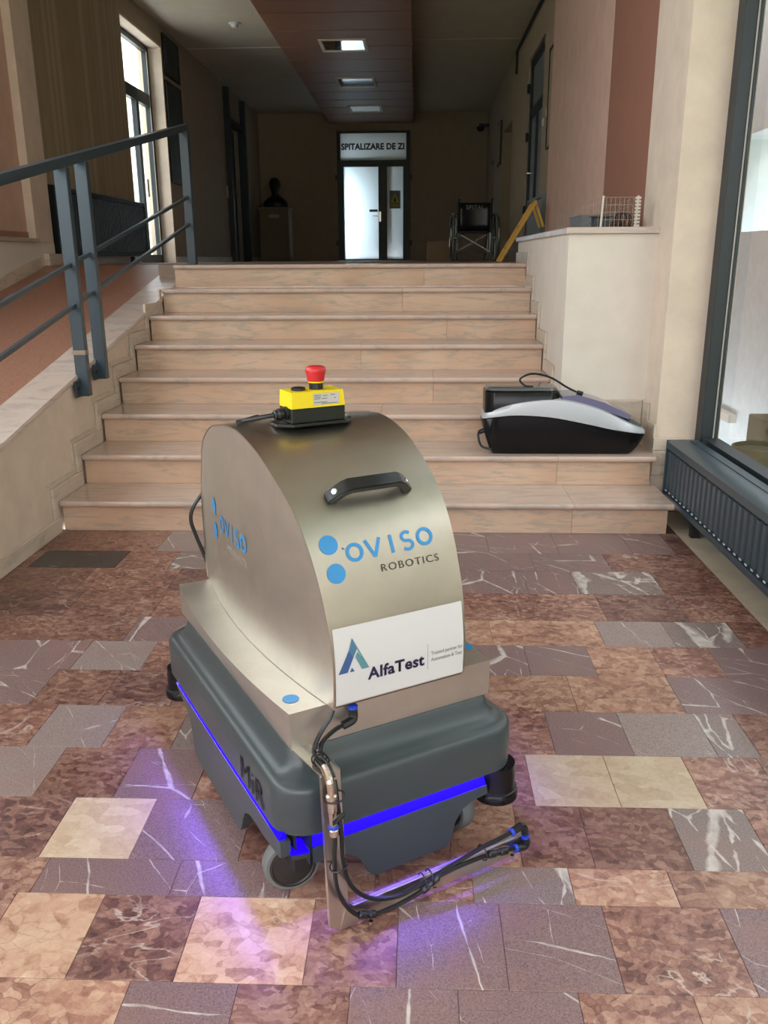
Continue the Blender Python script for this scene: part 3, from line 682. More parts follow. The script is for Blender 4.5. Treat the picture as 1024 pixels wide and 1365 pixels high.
o = tag(empty('wall_plaque', (XCR, 15.1, 2.78)), 'dark plaque on the right wall far down the corridor', 'plaque')
link('panel', B(-.03, -.002, -.28, .28, 0, .66, bev=.006), M['board'], o); link('face', B(-.034, -.0301, -.24, .24, .04, .62), M['tan'], o)
for i, (y, z) in enumerate(((10.02, 2.72), (9.75, 2.78))):
    o = tag(empty('light_switch', (XCR, y, z)), ('lower of two' if i == 0 else 'upper of two')+' small white switches beside the right corridor door', 'switch', 'wall switches')
    link('plate', B(-.012, -.001, -.04, .04, -.04, .04, bev=.003), M['label'], o); link('rocker', B(-.017, -.0121, -.02, .02, -.025, .025), M['label'], o)
o = tag(empty('security_camera', (1.2, 17.6, 3.72)), 'small dark security camera in the far right corner', 'camera')
link('dome', La([(0, -.09), (.05, -.075), (.08, -.03), (.08, .0)]), M['black'], o, 40); link('mount', B(-.03, .159, -.03, .03, .0, .05), M['black'], o)
o = tag(empty('smoke_detector', (-2.22, 11.37, ZC)), 'small white smoke detector on the ceiling', 'smoke detector')
link('base', La([(.07, -.02), (.075, -.001)]), M['label'], o, 40); link('sensor', La([(.0, -.055), (.035, -.05), (.05, -.0205)]), M['label'], o, 40)
o = tag(link('cable_duct', T([(XCR-.03, 9.2, 3.98), (XCR-.03, 12.7, 3.98), (XCR-.03, 12.7, 3.7)], .018, 6, 1), M['board_frame']), 'dark cable duct along the top of the right corridor wall', 'cable duct')

def radiator(name, label, origin, rz_, length, h, depth, m, fins, holes=False, feet=True):
    """panel radiator: local x along the length, front towards -y"""
    R = tag(empty(name, origin, rz_), label, 'radiator')
    link('body', B(0, length, .016, depth-.02, .03, h-.04, bev=.004), m, R)
    link('top_grille', P([(0, -.006, h-.045), (0, -.004, h-.012), (0, .012, h-.004), (0, depth*.45, h), (0, depth, h-.008), (0, depth, h-.045)], (length, 0, 0)), m, R, 30)
    link('top_seam', B(.05, length-.01, depth*.62, depth*.64, h-.005, h+.002), m, R)
    link('bottom_rail', B(0, length, .0, depth-.03, .0, .03, bev=.004), m, R)
    link('end_cap', B(-.012, -.0005, -.008, depth, .005, h-.004, bev=.003), m, R)
    link('end_cap', B(length+.0005, length+.012, -.008, depth, .005, h-.004, bev=.003), m, R)
    pit = length/fins
    bm0 = None
    for i in range(fins):
        x = (i+.5)*pit
        if bm0 is None:
            f = link('fin', P([(-pit*.33, .0158, 0), (-pit*.25, .0, 0), (pit*.25, .0, 0), (pit*.33, .0158, 0)], (0, 0, h-.115)), m, R); bm0 = f
        else:
            f = bm0.copy(); COL.objects.link(f); f.parent = R
        f.location = (x, 0, .055)
    if holes:
        h0 = None
        for i in range(fins):
            if h0 is None: h0 = f = link('slot', B(-.010, .010, -.001, .002, 0, .0065), M['holes'], R)
            else: f = h0.copy(); COL.objects.link(f); f.parent = R
            f.location = ((i+1)*pit-pit*.5, -.0012, .043)
    if feet:
        for x in (.35, length-.35): link('foot', B(x-.02, x+.02, .04, .08, -origin[2]+.0005, -.0005), M['chassis'], R)
    return R
# local x runs towards the viewer (-y world): rotate -90 deg, front (-y local) faces -x world
radiator('radiator', 'long slate blue radiator low under the right window', (1.305, 4.33, .105), math.radians(-90), 3.6, .31, .155, M['radiator'], 58, True)
radiator('radiator', 'black panel radiator on the stained left corridor wall', (XCL+.12, 7.40, LAND+.075), math.radians(90), 2.42, .57, .10, M['radiator_dark'], 44, False)
radiator('radiator', 'blue grey radiator beside the yellow trestle in the corridor', (XCR-.12, 10.1, LAND+.1), math.radians(-90), 1.1, .56, .10, M['greybox'], 20, False)

# ------------------------------------------------------------------ handrail
hr = tag(empty('handrail', (-1.76, 5, 1.0)), 'slate blue steel handrail with two thin bars beside the ramp', 'handrail')
def hz(y): return 1.79+.2*(y-4.46)
X_ = -1.765
ch(hr, 'top_rail', Bm((X_, .9, hz(.9)), (X_, 6.90, hz(6.90)), .05, .045), M['bluegrey'])
ch(hr, 'lower_bar', Bm((X_-.0, .9, hz(.9)-.475), (X_, 6.86, hz(6.86)-.49), .020, .020), M['bluegrey'])
ch(hr, 'lower_bar', Bm((X_-.0, .9, hz(.9)-.685), (X_, 6.86, hz(6.86)-.685), .020, .020), M['bluegrey'])
for y, z0 in ((4.425, .625), (4.70, .68), (1.95, .125), (2.22, .18)):
    ch(hr, 'post', B(X_-.032, X_+.032, y-.022, y+.022, z0, hz(y)-.024, bev=.002, seg=1), M['bluegrey'])
    ch(hr, 'flange', B(XL+.0145, XL+.024, y-.085, y+.03, z0+.0, z0+.085), M['bluegrey'])
    ch(hr, 'bolt', La([(.009, 0), (.009, .006), (0, .008)], (XL+.024, y-.055, z0+.045), (1, 0, 0), 8), M['chassis'])
ch(hr, 'filler_patch', B(X_-.0335, X_+.0335, 4.425-.0235, 4.425+.0235, .842, .866, bev=.001, seg=1), M['bluegrey_light'])
ch(hr, 'post', B(X_-.032, X_+.032, 6.83, 6.90, LAND+.0005, hz(6.865)-.024, bev=.002, seg=1), M['bluegrey'])

# ------------------------------------------------------------------ bust, wheelchair, box, yellow trestle
b = tag(empty('bust', (-2.75, 17.3, 2.27)), 'dark bronze bust of a head and shoulders on a pedestal', 'bust')
bm = bmesh.new()
rings = [(-.0, .24, .13), (.05, .25, .14), (.12, .22, .13), (.18, .14, .10), (.22, .075, .075), (.27, .07, .075), (.31, .085, .10), (.37, .105, .125), (.44, .11, .13), (.50, .095, .115), (.54, .055, .07), (.555, .0, .0)]
vr = []
for z, rx, ry in rings:
    vr.append([bm.verts.new((0, 0, z))] if rx == 0 else [bm.verts.new((rx*math.cos(a)+0, ry*math.sin(a)-(.02 if .3 < z < .5 else 0), z)) for a in [2*math.pi*i/20 for i in range(20)]])
for a, c in zip(vr, vr[1:]):
    for i in range(20):
        j = (i+1) % 20
        if len(c) == 1: bm.faces.new([a[i], a[j], c[0]])
        else: bm.faces.new([a[i], a[j], c[j], c[i]])
bm.faces.new(vr[0][::-1])
link('head_and_shoulders', bm, M['bronze'], b, 70)
bm = bmesh.new(); prism(bm, [(-.012, -.14, .36), (.012, -.14, .36), (.018, -.175, .365), (0, -.172, .355)], (0, .0, .06)); link('nose', bm, M['bronze'], b)
for s in (-1, 1): link('ear', La([(0, -.012), (.03, 0), (0, .012)], (s*.107, -.01, .41), (1, 0, 0), 10), M['bronze'], b, 60)
p = tag(empty('pedestal', (-2.75, 17.3, LAND)), 'olive brown square pedestal under the bronze bust', 'pedestal')
link('column', B(-.28, .28, -.25, .25, .08, .94, bev=.006), M['pedestal'], p); link('plinth', B(-.30, .30, -.27, .27, 0, .0795, bev=.006), M['pedestal'], p)
link('top_slab', B(-.295, .295, -.265, .265, .9405, .989, bev=.006), M['pedestal'], p); link('name_plate', B(-.1, .1, -.254, -.2505, .80, .86), M['text_pale'], p)

wc = tag(empty('wheelchair', (.765, 12.1, LAND)), 'folded black wheelchair seen from behind at the top of the steps', 'wheelchair')
bm = bmesh.new()
grid_sheet(bm, lambda u, v: Vector((-.205+.41*u, -.20+.035*math.sin(math.pi*u), .38+.36*v)), 8, 4)
o = link('backrest', bm, M['black'], wc, 60); md = o.modifiers.new('thick', 'SOLIDIFY'); md.thickness = .015
link('lettering', text_bm('SPITAL', .075, lambda u, v: Vector((u, -.215, .655+v)), align='CENTER', spacing=1.1), M['text_pale'], wc)
link('seat', B(-.2, .2, -.17, .22, .36, .385, bev=.008), M['black'], wc)
for s in (-1, 1):
    link('push_handle', T([(s*.215, -.19, .36), (s*.215, -.20, .72), (s*.215, -.22, .76), (s*.215, -.31, .77)], .013, 8), M['black'], wc)
    R_ = .30
    link('tyre', T([(s*.285, -.12+R_*math.cos(a), R_+.001+R_*math.sin(a)-.0) for a in [2*math.pi*i/28 for i in range(29)]], .014, 6, 1), M['tyre'], wc)
    link('hand_rim', T([(s*.315, -.12+.265*math.cos(a), R_+.265*math.sin(a)) for a in [2*math.pi*i/28 for i in range(29)]], .009, 6, 1), M['dark_chrome'], wc)
    bm = bmesh.new()
    for i in range(8):
        a = math.pi*i/4; tube(bm, [(s*.285, -.12, R_), (s*.285, -.12+.28*math.cos(a), R_+.28*math.sin(a))], .006, 5, 1)
    link('spokes', bm, M['dark_chrome'], wc)
    link('hub', La([(.03, -.03), (.03, .03)], (s*.27, -.12, R_), (1, 0, 0), 12), M['dark_chrome'], wc)
    link('armrest', B(s*.235-.025, s*.235+.025, -.16, .2, .58, .605, bev=.008), M['black'], wc)
    link('arm_frame', T([(s*.235, -.16, .36), (s*.235, -.17, .575), (s*.235, .2, .575), (s*.235, .2, .3)], .011, 6, 1), M['dark_chrome'], wc)
    link('side_frame', T([(s*.215, -.18, .36), (s*.215, -.18, .12), (s*.215, .25, .12), (s*.215, .25, .36)], .012, 6, 1), M['dark_chrome'], wc)
    link('caster', La([(.075, -.014), (.08, 0), (.075, .014)], (s*.215, .27, .081), (1, 0, 0), 16), M['tyre'], wc)
    link('footrest', B(s*.12-.07, s*.12+.07, .40, .52, .10, .112), M['black'], wc)
    link('footrest_tube', T([(s*.2, .25, .3), (s*.2, .38, .22), (s*.19, .42, .112)], .011, 6, 2), M['dark_chrome'], wc)
for s in (-1, 1): link('cross_brace', Bm((s*.21, -.02, .13), (-s*.2, .02*s, .355), .022, .012), M['dark_chrome'], wc)
cb = tag(empty('cardboard_box', (.31, 12.75, LAND)), 'brown cardboard box on the floor beside the wheelchair', 'box')
link('carton', B(-.17, .17, -.12, .12, .0, .27, bev=.003), M['card'], cb); link('tape', B(-.025, .025, -.1205, .1205, .2701, .2708), M['strip'], cb)
link('flap', Bm((-.17, -.06, .272), (-.30, -.06, .22), .11, .005), M['card'], cb)
yt = tag(empty('folding_trestle', (1.02, 8.55, LAND)), 'yellow folding trestle leaning open at the top of the steps', 'trestle')
ap = (.10, 0, .545)
for yy in (-.02, .24):
    link('leg', Bm((-.225, yy, .002), (ap[0], yy, ap[2]), .03, .03, up=(0, 1, 0)), M['ladder'], yt)
    link('leg', Bm((.185, yy+.035, .32), (ap[0]+.005, yy+.035, ap[2]-.01), .022, .022, up=(0, 1, 0)), M['ladder'], yt)
for t_ in (.25, .6): link('rung', Bm((-.225+.325*t_, -.004, .545*t_), (-.225+.325*t_, .224, .545*t_), .024, .02), M['ladder'], yt)
link('hinge_bar', T([(ap[0], -.03, ap[2]+.004), (ap[0], .26, ap[2]+.004)], .011, 8, 1), M['ladder'], yt)

# ------------------------------------------------------------------ wire cage on the slab
SZ = 1.4705
cg = tag(empty('wire_cage', (1.08, 4.85, SZ)), 'folding wire mesh cage standing on the stone slab', 'cage')
def mesh_panel(name, A, Bp, h, nx, nz, r, m):
    A = Vector(A); Bp = Vector(Bp); bm = bmesh.new()
    for i in range(nx+1):
        p_ = A.lerp(Bp, i/nx); tube(bm, [p_+Vector((0, 0, .002)), p_+Vector((0, 0, h))], r, 4, 1)
    for j in range(nz+1):
        d = Vector((0, 0, .003+(h-.004)*j/nz)); tube(bm, [A+d, Bp+d], r, 4, 1)
    return link(name, bm, m, cg)
mesh_panel('front_panel', (-.09, 0, 0), (.10, 0, 0), .155, 8, 4, .0012, M['wire'])
mesh_panel('side_panel', (-.09, 0.004, 0), (-.06, 1.8, 0), .15, 22, 4, .0011, M['wire'])
mesh_panel('side_panel', (.10, 0.004, 0), (.13, 1.2, 0), .155, 14, 4, .0011, M['wire'])
for x in (-.09, .095):
    bm = bmesh.new(); tube(bm, [(x, -.004, .001), (x+.006, -.004, .162)], .006, 6, 1)
    link('corner_post', bm, M['wire_white'], cg)
bm = bmesh.new()
for i in range(9): box(bm, .085, .115, -.010, -.004, .004+.0175*i, .016+.0175*i)
link('clip_strip', bm, M['wire_white'], cg)
bx_ = tag(empty('storage_tub', (1.085, 5.55, SZ)), 'grey blue plastic tub inside the wire cage', 'tub')
link('tub', P([(-.08, -.1, .0), (.08, -.1, .0), (.10, -.1, .085), (-.10, -.1, .085)], (0, .35, 0)), M['greybox'], bx_)
link('tub_rim', B(-.105, .105, -.105, .255, .0855, .093), M['greybox'], bx_)
bd = tag(empty('dark_basket', (1.03, 5.05, SZ)), 'small black basket behind the cage front', 'basket')
bm = bmesh.new(); box(bm, -.045, .045, -.05, .05, 0, .06, bev=.004); link('basket', bm, M['black'], bd)
link('basket_rim', B(-.05, .05, -.055, .055, .0605, .067), M['black'], bd)
cb2 = tag(link('coiled_cable', T([(1.13+.035*math.cos(a)+.002*a, 5.0+.03*math.sin(a), SZ+.045+.04*math.sin(a*1.0)) for a in [i*.55 for i in range(36)]], .004, 6, 2), M['black']), 'coil of black cable inside the wire cage', 'cable')

# ------------------------------------------------------------------ silver and black machine on the second step
pm = tag(empty('desktop_machine', (.78, 4.40, .3205)), 'black and silver wedge shaped machine lying on the second step', 'machine')
def loft_x(sections, m, name, smooth=50):
    """sections: list of loops with equal vertex counts"""
    bm = bmesh.new(); vv = [[bm.verts.new(p) for p in s] for s in sections]; n_ = len(vv[0])
    for a, b_ in zip(vv, vv[1:]):
        for i in range(n_): bm.faces.new([a[i], a[(i+1) % n_], b_[(i+1) % n_], b_[i]])
    bm.faces.new(vv[0][::-1]); bm.faces.new(vv[-1])
    return link(name, bm, m, pm, smooth)
def interp(tab, x):
    for (x0, y0), (x1, y1) in zip(tab, tab[1:]):
        if x <= x1:
            t_ = (x-x0)/(x1-x0); t_ = max(0, t_); return y0+(y1-y0)*t_
    return tab[-1][1]
def smooth_tab(tab, n=40):
    pts = smoothpts([(a, b_, 0) for a, b_ in tab], 8); return [(p_.x, p_.y) for p_ in pts]
# heights along x (relative to x=.78, z=.3205)
top = smooth_tab([(-.43, .21), (-.37, .24), (-.25, .275), (-.08, .293), (.04, .28), (.18, .24), (.32, .175), (.42, .13)])
mid = smooth_tab([(-.43, .18), (-.37, .195), (-.25, .205), (-.08, .195), (.10, .162), (.25, .13), (.42, .105)])
def halfdepth(x):
    e = min(1, max(0, (.43-abs(x))/.10)); return .115*(.55+.45*math.sqrt(max(0, 1-(1-e)**2)))
def under(x): return 0.0 if -.37 < x < .34 else (.0+.16*((-x-.37)/.06)**1.6 if x < -.37 else .085*((x-.34)/.08)**1.4)
CY = .105
xs_ = [-.43+.85*i/44 for i in range(45)]
low = []; band = []
for x in xs_:
    h_ = halfdepth(x); z0 = min(under(x), interp(mid, x)-.012); z1 = interp(mid, x); z2 = interp(top, x)
    r_ = .012
    low.append([(x, CY-h_+r_, z0), (x, CY-h_, z0+r_), (x, CY-h_-.004, z1-.003), (x, CY-h_, z1), (x, CY+h_, z1), (x, CY+h_+.004, z1-.003), (x, CY+h_, z0+r_), (x, CY+h_-r_, z0)])
    band.append([(x, CY-h_-.001, z1+.0005), (x, CY-h_-.009, z1+.004), (x, CY-h_-.008, (z1+z2)/2), (x, CY-h_-.002, z2-.006), (x, CY-h_+.01, z2), (x, CY+h_-.01, z2), (x, CY+h_+.006, (z1+z2)/2), (x, CY+h_, z1+.0005)])
loft_x(low, M['gloss_black'], 'lower_body'); loft_x(band, M['silver'], 'side_band')
# top cover at the high end: a rounded black box, and the long tinted lid
def rrect(cx, cy, hx, hy, r, z, n_=6):
    out = []
    for (sx_, sy_, a0) in ((1, 1, 0), (-1, 1, 90), (-1, -1, 180), (1, -1, 270)):
        for i in range(n_+1):
            a = math.radians(a0+90*i/n_); out.append((cx+sx_*(hx-r)+r*math.cos(a), cy+sy_*(hy-r)+r*math.sin(a), z))
    return out
def stack(loops, name, m, parent, smooth=40):
    bm = bmesh.new(); vv = [[bm.verts.new(p) for p in s] for s in loops]; n_ = len(vv[0])
    for a, b_ in zip(vv, vv[1:]):
        for i in range(n_): bm.faces.new([a[i], a[(i+1) % n_], b_[(i+1) % n_], b_[i]])
    bm.faces.new(vv[0][::-1]); bm.faces.new(vv[-1])
    return link(name, bm, m, parent, smooth)
stack([rrect(-.225, CY, .195, .112, .05, .205), rrect(-.225, CY, .195, .112, .05, .325), rrect(-.225, CY, .190, .107, .05, .331), rrect(-.225, CY, .178, .098, .05, .334)], 'roll_cover', M['gloss_black'], pm)
stack([rrect(-.225, CY, .186, .105, .05, .3345), rrect(-.225, CY, .180, .100, .05, .346), rrect(-.225, CY, .168, .09, .05, .349)], 'cover_top', M['smoked'], pm)
link('tinted_lid', P([(-.02, CY-.098, .305), (.06, CY-.098, .312), (.20, CY-.098, .272), (.345, CY-.098, .205), (.33, CY-.098, .185), (.16, CY-.098, .245), (-.02, CY-.098, .285)], (0, .196, 0)), M['lilac'], pm, 30)
link('lid_end', P([(.335, CY-.1, .192), (.40, CY-.085, .155), (.40, CY-.085, .125), (.335, CY-.1, .14)], (0, .18, 0)), M['smoked'], pm)
for x in (-.33, -.02, .27): link('foot', B(x-.018, x+.018, CY-.10, CY-.07, -.0002, .006), M['black'], pm)
def mp(bm, name, parent=None):
    o = link(name, bm, M['black'], parent or pm)
    if parent is None: o.matrix_parent_inverse = Matrix.Translation(-pm.location)
    return o
o = mp(T([(.61, 4.43, .6725), (.57, 4.44, .6755), (.545, 4.47, .7055), (.61, 4.50, .7305), (.70, 4.48, .7155), (.79, 4.45, .6655), (.84, 4.44, .6425)], .0055, 8), 'power_cord')
mp(T([(.84, 4.44, .6425), (.87, 4.435, .634)], .011, 8, 1), 'plug', o)
o = mp(T([(.355, 4.44, .44), (.33, 4.43, .425), (.345, 4.40, .365), (.40, 4.40, .345)], .006, 8), 'power_lead')
mp(T([(.375, 4.44, .445), (.335, 4.43, .43)], .013, 8, 1), 'plug', o)

# ================================================================== the robot
ANG = math.radians(30.8)
EX = Vector((math.cos(ANG), math.sin(ANG), 0)); EY = Vector((-math.sin(ANG), math.cos(ANG), 0))
CORNER = Vector((-.259, 1.416, 0))
SH = Vector((.295, .455, 0))                 # part coordinates run from the front left corner
base = CORNER+EX*SH.x+EY*SH.y
rb = tag(empty('mobile_robot', base, ANG), 'grey wheeled robot with a stainless steel hood and blue light strips', 'robot')
INV = Matrix.Translation(-SH)
def rp(name, bm, m, parent=None, smooth=None, label=None, recalc=True):
    o = link(name, bm, m, parent or rb, smooth, recalc)
    if parent is None: o.matrix_parent_inverse = INV
    if label: o['label'] = label
    return o
W_, D_ = .59, .91
def rr2(ins, fb, r, z, n_=8):
    return rrect(W_/2, D_/2, W_/2-ins, D_/2-fb, r, z, n_)
prof = [(.014, .198), (.0014, .198), (.0, .1937), (-.001, .25), (.0, .288), (.003, .296), (.009, .301), (.016, .3025), (.024, .305), (.032, .311), (.039, .321), (.044, .334), (.0475, .346), (.051, .352)]
def fbk(i): return i*(1.38 if i > .01 else 1)
shell = stack([rr2(i, fbk(i), max(.020, .075-.9*max(i, 0)), z) for i, z in prof], 'upper_shell', M['shell'], rb, 50)
shell.matrix_parent_inverse = INV
# MiR lettering on the left flank, relief shade painted into its colour
rp('lettering', text_bm('MiR', .082, lambda u, v: Vector((-.0032, .252-u*1.08, .208+v)), bold=.0, spacing=1.08), M['letter_shade'], shell, label='raised MiR letters')
# lower skirts
left = [(.02, .183), (.80, .183), (.765, .168), (.70, .150), (.669, .134), (.656, .09), (.646, .042), (.635, .036), (.305, .036), (.282, .042), (.268, .062), (.258, .088), (.240, .115), (.214, .129), (.177, .134), (.128, .134), (.035, .142), (.02, .148)]
front = [(.055, .158), (.497, .163), (.500, .140), (.459, .135), (.433, .122), (.413, .095), (.402, .050), (.390, .037), (.205, .035), (.190, .050), (.180, .075), (.163, .100), (.135, .117), (.055, .122)]
def skirt(name, poly, fn, vec):
    bm = P([fn(a, b_) for a, b_ in poly], vec)
    return rp(name, bm, M['shell'])
skirt('side_skirt', left, lambda a, z: (-.001, a, z), (.022, 0, 0))
skirt('side_skirt', [(D_-a, z) for a, z in left], lambda a, z: (W_+.001, a, z), (-.022, 0, 0))
skirt('front_skirt', front, lambda a, z: (a, .004, z), (0, .018, 0))
skirt('rear_skirt', [(W_-a, z) for a, z in front], lambda a, z: (a, D_-.004, z), (0, -.018, 0))
rp('chassis', B(.14, .45, .22, .70, .05, .185), M['chassis']); rp('chassis_plate', B(.05, .54, .06, .85, .178, .1905), M['chassis'])
# light strips
rp('led_strip', P([(-.0006, .03, .1833), (.016, .03, .1833), (.016, .03, .1965), (.0085, .03, .1965)], (0, .75, 0)), M['led'])
rp('led_strip', P([(W_+.0006, .11, .1833), (W_-.016, .11, .1833), (W_-.016, .11, .1965), (W_-.0085, .11, .1965)], (0, .75, 0)), M['led'])
rp('led_strip', P([(.06, .0045, .1615), (.06, .026, .1632), (.06, .026, .1912), (.06, .022, .1912)], (.436, 0, 0)), M['led'])
rp('led_strip', P([(.095, D_-.0045, .1615), (.095, D_-.026, .1632), (.095, D_-.026, .1912), (.095, D_-.022, .1912)], (.436, 0, 0)), M['led'])
rp('led_lamp', B(.0024, .0056, .10, .80, .1962, .1979), M['led_lamp']); rp('led_lamp', B(W_-.0056, W_-.0024, .11, .81, .1962, .1979), M['led_lamp'])
rp('led_lamp', B(.07, .50, .0018, .0048, .1962, .1979), M['led_lamp'])
# near corner: open scanner bay lit blue
rp('scanner_bay', P([(.018, .014, .150), (.056, .004, .150), (.060, .05, .150), (.03, .06, .150)], (0, 0, .006)), M['led'])
rp('bay_grille', P([(.018, .012, .140), (.056, .0025, .140), (.056, .005, .149), (.018, .0145, .149)], (.002, .008, 0)), M['chassis'])
rp('bay_wall', B(.028, .034, .02, .11, .1, .19), M['chassis'])
rp('bay_wall', B(.056, .062, .004, .05, .12, .19), M['chassis'])
for (x, y) in ((.548, .040), (.040, .875)):
    c = rp('laser_scanner', La([(.028, .098), (.047, .100), (.053, .104), (.053, .118), (.049, .124), (.045, .135), (.046, .170), (.044, .1905)], (x, y, 0), n=28), M['gloss_black'], smooth=35)
    rp('scanner_ring', La([(.0485, .1235), (.0505, .125), (.0505, .1275), (.0465, .1285)], (x, y, 0), n=28), M['hub'], c)
# caster wheels
def caster(x, y, ax, r=.0625):
    ax = Vector(ax).normalized(); cpos = (x, y, r+.0005)
    ty = rp('caster_wheel', La([(r*.80, -.0175), (r*.94, -.0170), (r, -.010), (r, .010), (r*.94, .0170), (r*.80, .0175)], cpos, ax, 36), M['tyre'], smooth=40)
    for s in (-1, 1):
        link('hub_cap', La([(r*.82, .0172), (r*.81, .0205), (r*.74, .0210), (r*.70, .0185), (r*.45, .0190), (r*.2, .0205), (0, .0205)], cpos, ax*s, 32), M['hub'], ty, 40)
    rp('caster_fork', B(x-.020, x+.020, y-.005, y+.04, .128, .178), M['chassis'])
wa = EX*0
def loc_axis(wx, wy): v = Vector((wx, wy, 0)); return (v.dot(EX), v.dot(EY), 0)
caster(.052, .102, loc_axis(.36, -.93)); caster(.475, .105, (1, .08, 0)); caster(.09, .80, (1, .1, 0)); caster(.50, .80, (1, -.1, 0))
for x in (.115, .475): rp('drive_wheel', La([(.055, -.02), (.0625, -.014), (.0625, .014), (.055, .02)], (x, .455, .063), (1, 0, 0), 28), M['tyre'], smooth=40)
# steel tray: flat top whose long sides bow outwards over a straight foot
TX0, TX1, TY0, TY1, TZ = .052, .543, .072, .885, .437
def bow(y, p_=2): return max(0.0, 1-abs((y-.47)/.415)**p_)
bm = bmesh.new(); N_ = 28; tv = []
for i in range(N_+1):
    y = TY0+(TY1-TY0)*i/N_
    tv.append([bm.verts.new(p_) for p_ in ((TX0, y, .3525), (TX0-.031*bow(y), y, TZ), (TX1+.024*bow(y), y, TZ), (TX1, y, .3525))])
for a, b_ in zip(tv, tv[1:]):
    for j in range(3): bm.faces.new([a[j], a[j+1], b_[j+1], b_[j]])
bm.faces.new(tv[0]); bm.faces.new(tv[-1][::-1])
tray = rp('steel_tray', bm, M['steel2'], smooth=25)
for (x, y) in ((.077, .129), (.533, .156)):
    bm = bmesh.new(); bm.faces.new([bm.verts.new((a, b_, TZ+.0008)) for a, b_ in disc_pts(x, y, .0178)]); rp('blue_dot', bm, M['decal_blue'], tray, label='round sky blue sticker')
# steel hood
PR = [(.044, .4415), (.044, .535), (.062, .635), (.105, .74), (.165, .822), (.25, .885), (.345, .93), (.46, .952), (.60, .938), (.715, .905), (.835, .838), (.890, .745), (.904, .65), (.904, .54), (.900, .4415)]
HC = [Vector((p_.x, p_.y)) for p_ in smoothpts([(a, b_, 0) for a, b_ in PR], 8)]
HS = [0.0]
for a, b_ in zip(HC, HC[1:]): HS.append(HS[-1]+(b_-a).length)
def xl(y): return .139-.040*max(0.0, 1-((y-.46)/.42)**2)
def xr(y): return .4525+.020*max(0.0, 1-((y-.46)/.42)**2)
def hs(s_, off=0.0):
    """point (y, z) of the hood outline at arc length s_ from the front sill, off along the outward normal"""
    k = 0
    while k < len(HS)-2 and HS[k+1] < s_: k += 1
    t_ = (s_-HS[k])/(HS[k+1]-HS[k]); p_ = HC[k].lerp(HC[k+1], t_)
    n0 = HC[min(k+1, len(HC)-1)]-HC[max(k-1, 0)]; n1 = HC[min(k+2, len(HC)-1)]-HC[k]
    d = (n0.normalized()*(1-t_)+n1.normalized()*t_).normalized(); nrm = Vector((-d.y, d.x))
    p_ = p_+nrm*off; return p_.x, p_.y
bm = bmesh.new(); cov = []
for k in range(len(HC)):
    y, z = hs(HS[k]); y2, z2 = hs(HS[k], -.003)
    cov.append([bm.verts.new(p_) for p_ in ((xl(y)-.002, y, z), (xr(y)+.002, y, z), (xr(y)+.002, y2, z2), (xl(y)-.002, y2, z2))])
for a, b_ in zip(cov, cov[1:]):
    for j in range(4): bm.faces.new([a[j], a[(j+1) % 4], b_[(j+1) % 4], b_[j]])
bm.faces.new(cov[0]); bm.faces.new(cov[-1][::-1])
cover = rp('hood_cover', bm, M['steel'], smooth=30)
def side(xf, t_):
    bm = bmesh.new(); cols = []
    for k in range(8, len(HC)-20):
        y, z = hs(HS[k], -.0029)
        if cols and y-cols[-1][0].co.y < .0015: continue
        cols.append([bm.verts.new(p_) for p_ in ((xf(y), y, TZ+.0012), (xf(y), y, z), (xf(y)+t_, y, z), (xf(y)+t_, y, TZ+.0012))])
    for a, b_ in zip(cols, cols[1:]):
        for j in range(4): bm.faces.new([a[j], a[(j+1) % 4], b_[(j+1) % 4], b_[j]])
    bm.faces.new(cols[0]); bm.faces.new(cols[-1][::-1]); return bm
hside = rp('hood_side', side(lambda y: xl(y)-.0005, .003), M['steel_side'], smooth=40)
rp('hood_side', side(lambda y: xr(y)+.0005, -.003), M['steel_side'], smooth=40)
rp('hood_sill', B(.143, .449, .0475, TY0+.004, .4375, .4412), M['hub'])
# front label and prints, carried over the curve of the cover
def fr(x, s_, off=.0012):
    y, z = hs(s_, off); return Vector((x, y, z))
bm = bmesh.new(); grid_sheet(bm, lambda u, v: fr(.1415+.3080*u, .0030+.1655*v, .0010), 2, 14); rp('label_sheet', bm, M['label'], cover, 60, 'white printed label')
def fpoly(name, pts, m, off=.0018, parent=cover):
    bm = bmesh.new(); bm.faces.new([bm.verts.new(fr(x, s_, off)) for x, s_ in pts]); return rp(name, bm, m, parent)
OT = .0022
def em(*pts): return [(x+.0078, s_-.4447) for x, s_ in pts]
fpoly('emblem', em((.1395, .5175), (.1600, .5175), (.1745, .5470), (.1655, .5640)), M['tealblue'], OT)
fpoly('emblem', em((.1655, .5640), (.1745, .5470), (.1835, .5640), (.1745, .5885)), M['tealmid'], OT)
fpoly('emblem', em((.1835, .5640), (.1935, .5430), (.2095, .5180), (.1745, .5885)), M['teal'], OT)
fpoly('emblem', em((.1790, .5470), (.1845, .5575), (.2095, .5180), (.1925, .5180)), M['teal'], OT)
fpoly('emblem', em((.1650, .5175), (.1700, .5265), (.1760, .5175)), M['tealblue'], OT)
def fit_text(body, x0, x1, s0, cap, off, fn, **k):
    """text stretched to run from x0 to x1 with the given capital height"""
    bm = text_bm(body, 1.0, lambda u, v: Vector((u, v, 0)), **k)
    us = [v.co.x for v in bm.verts]; a = min(us); b_ = max(us); hc = max(v.co.y for v in bm.verts)
    for v in bm.verts: v.co = fn(x0+(v.co.x-a)/(b_-a)*(x1-x0), s0+v.co.y/hc*cap)
    return bm
ff = lambda x, s_: fr(x, s_, OT)
rp('lettering', fit_text('AlfaTest', .2135, .3495, .0462, .0262, OT, ff, bold=.030, spacing=1.06), M['navy'], cover, label='navy AlfaTest lettering')
fpoly('divider', [(.3577, .032), (.3585, .032), (.3585, .092), (.3577, .092)], M['grey_print'], OT)
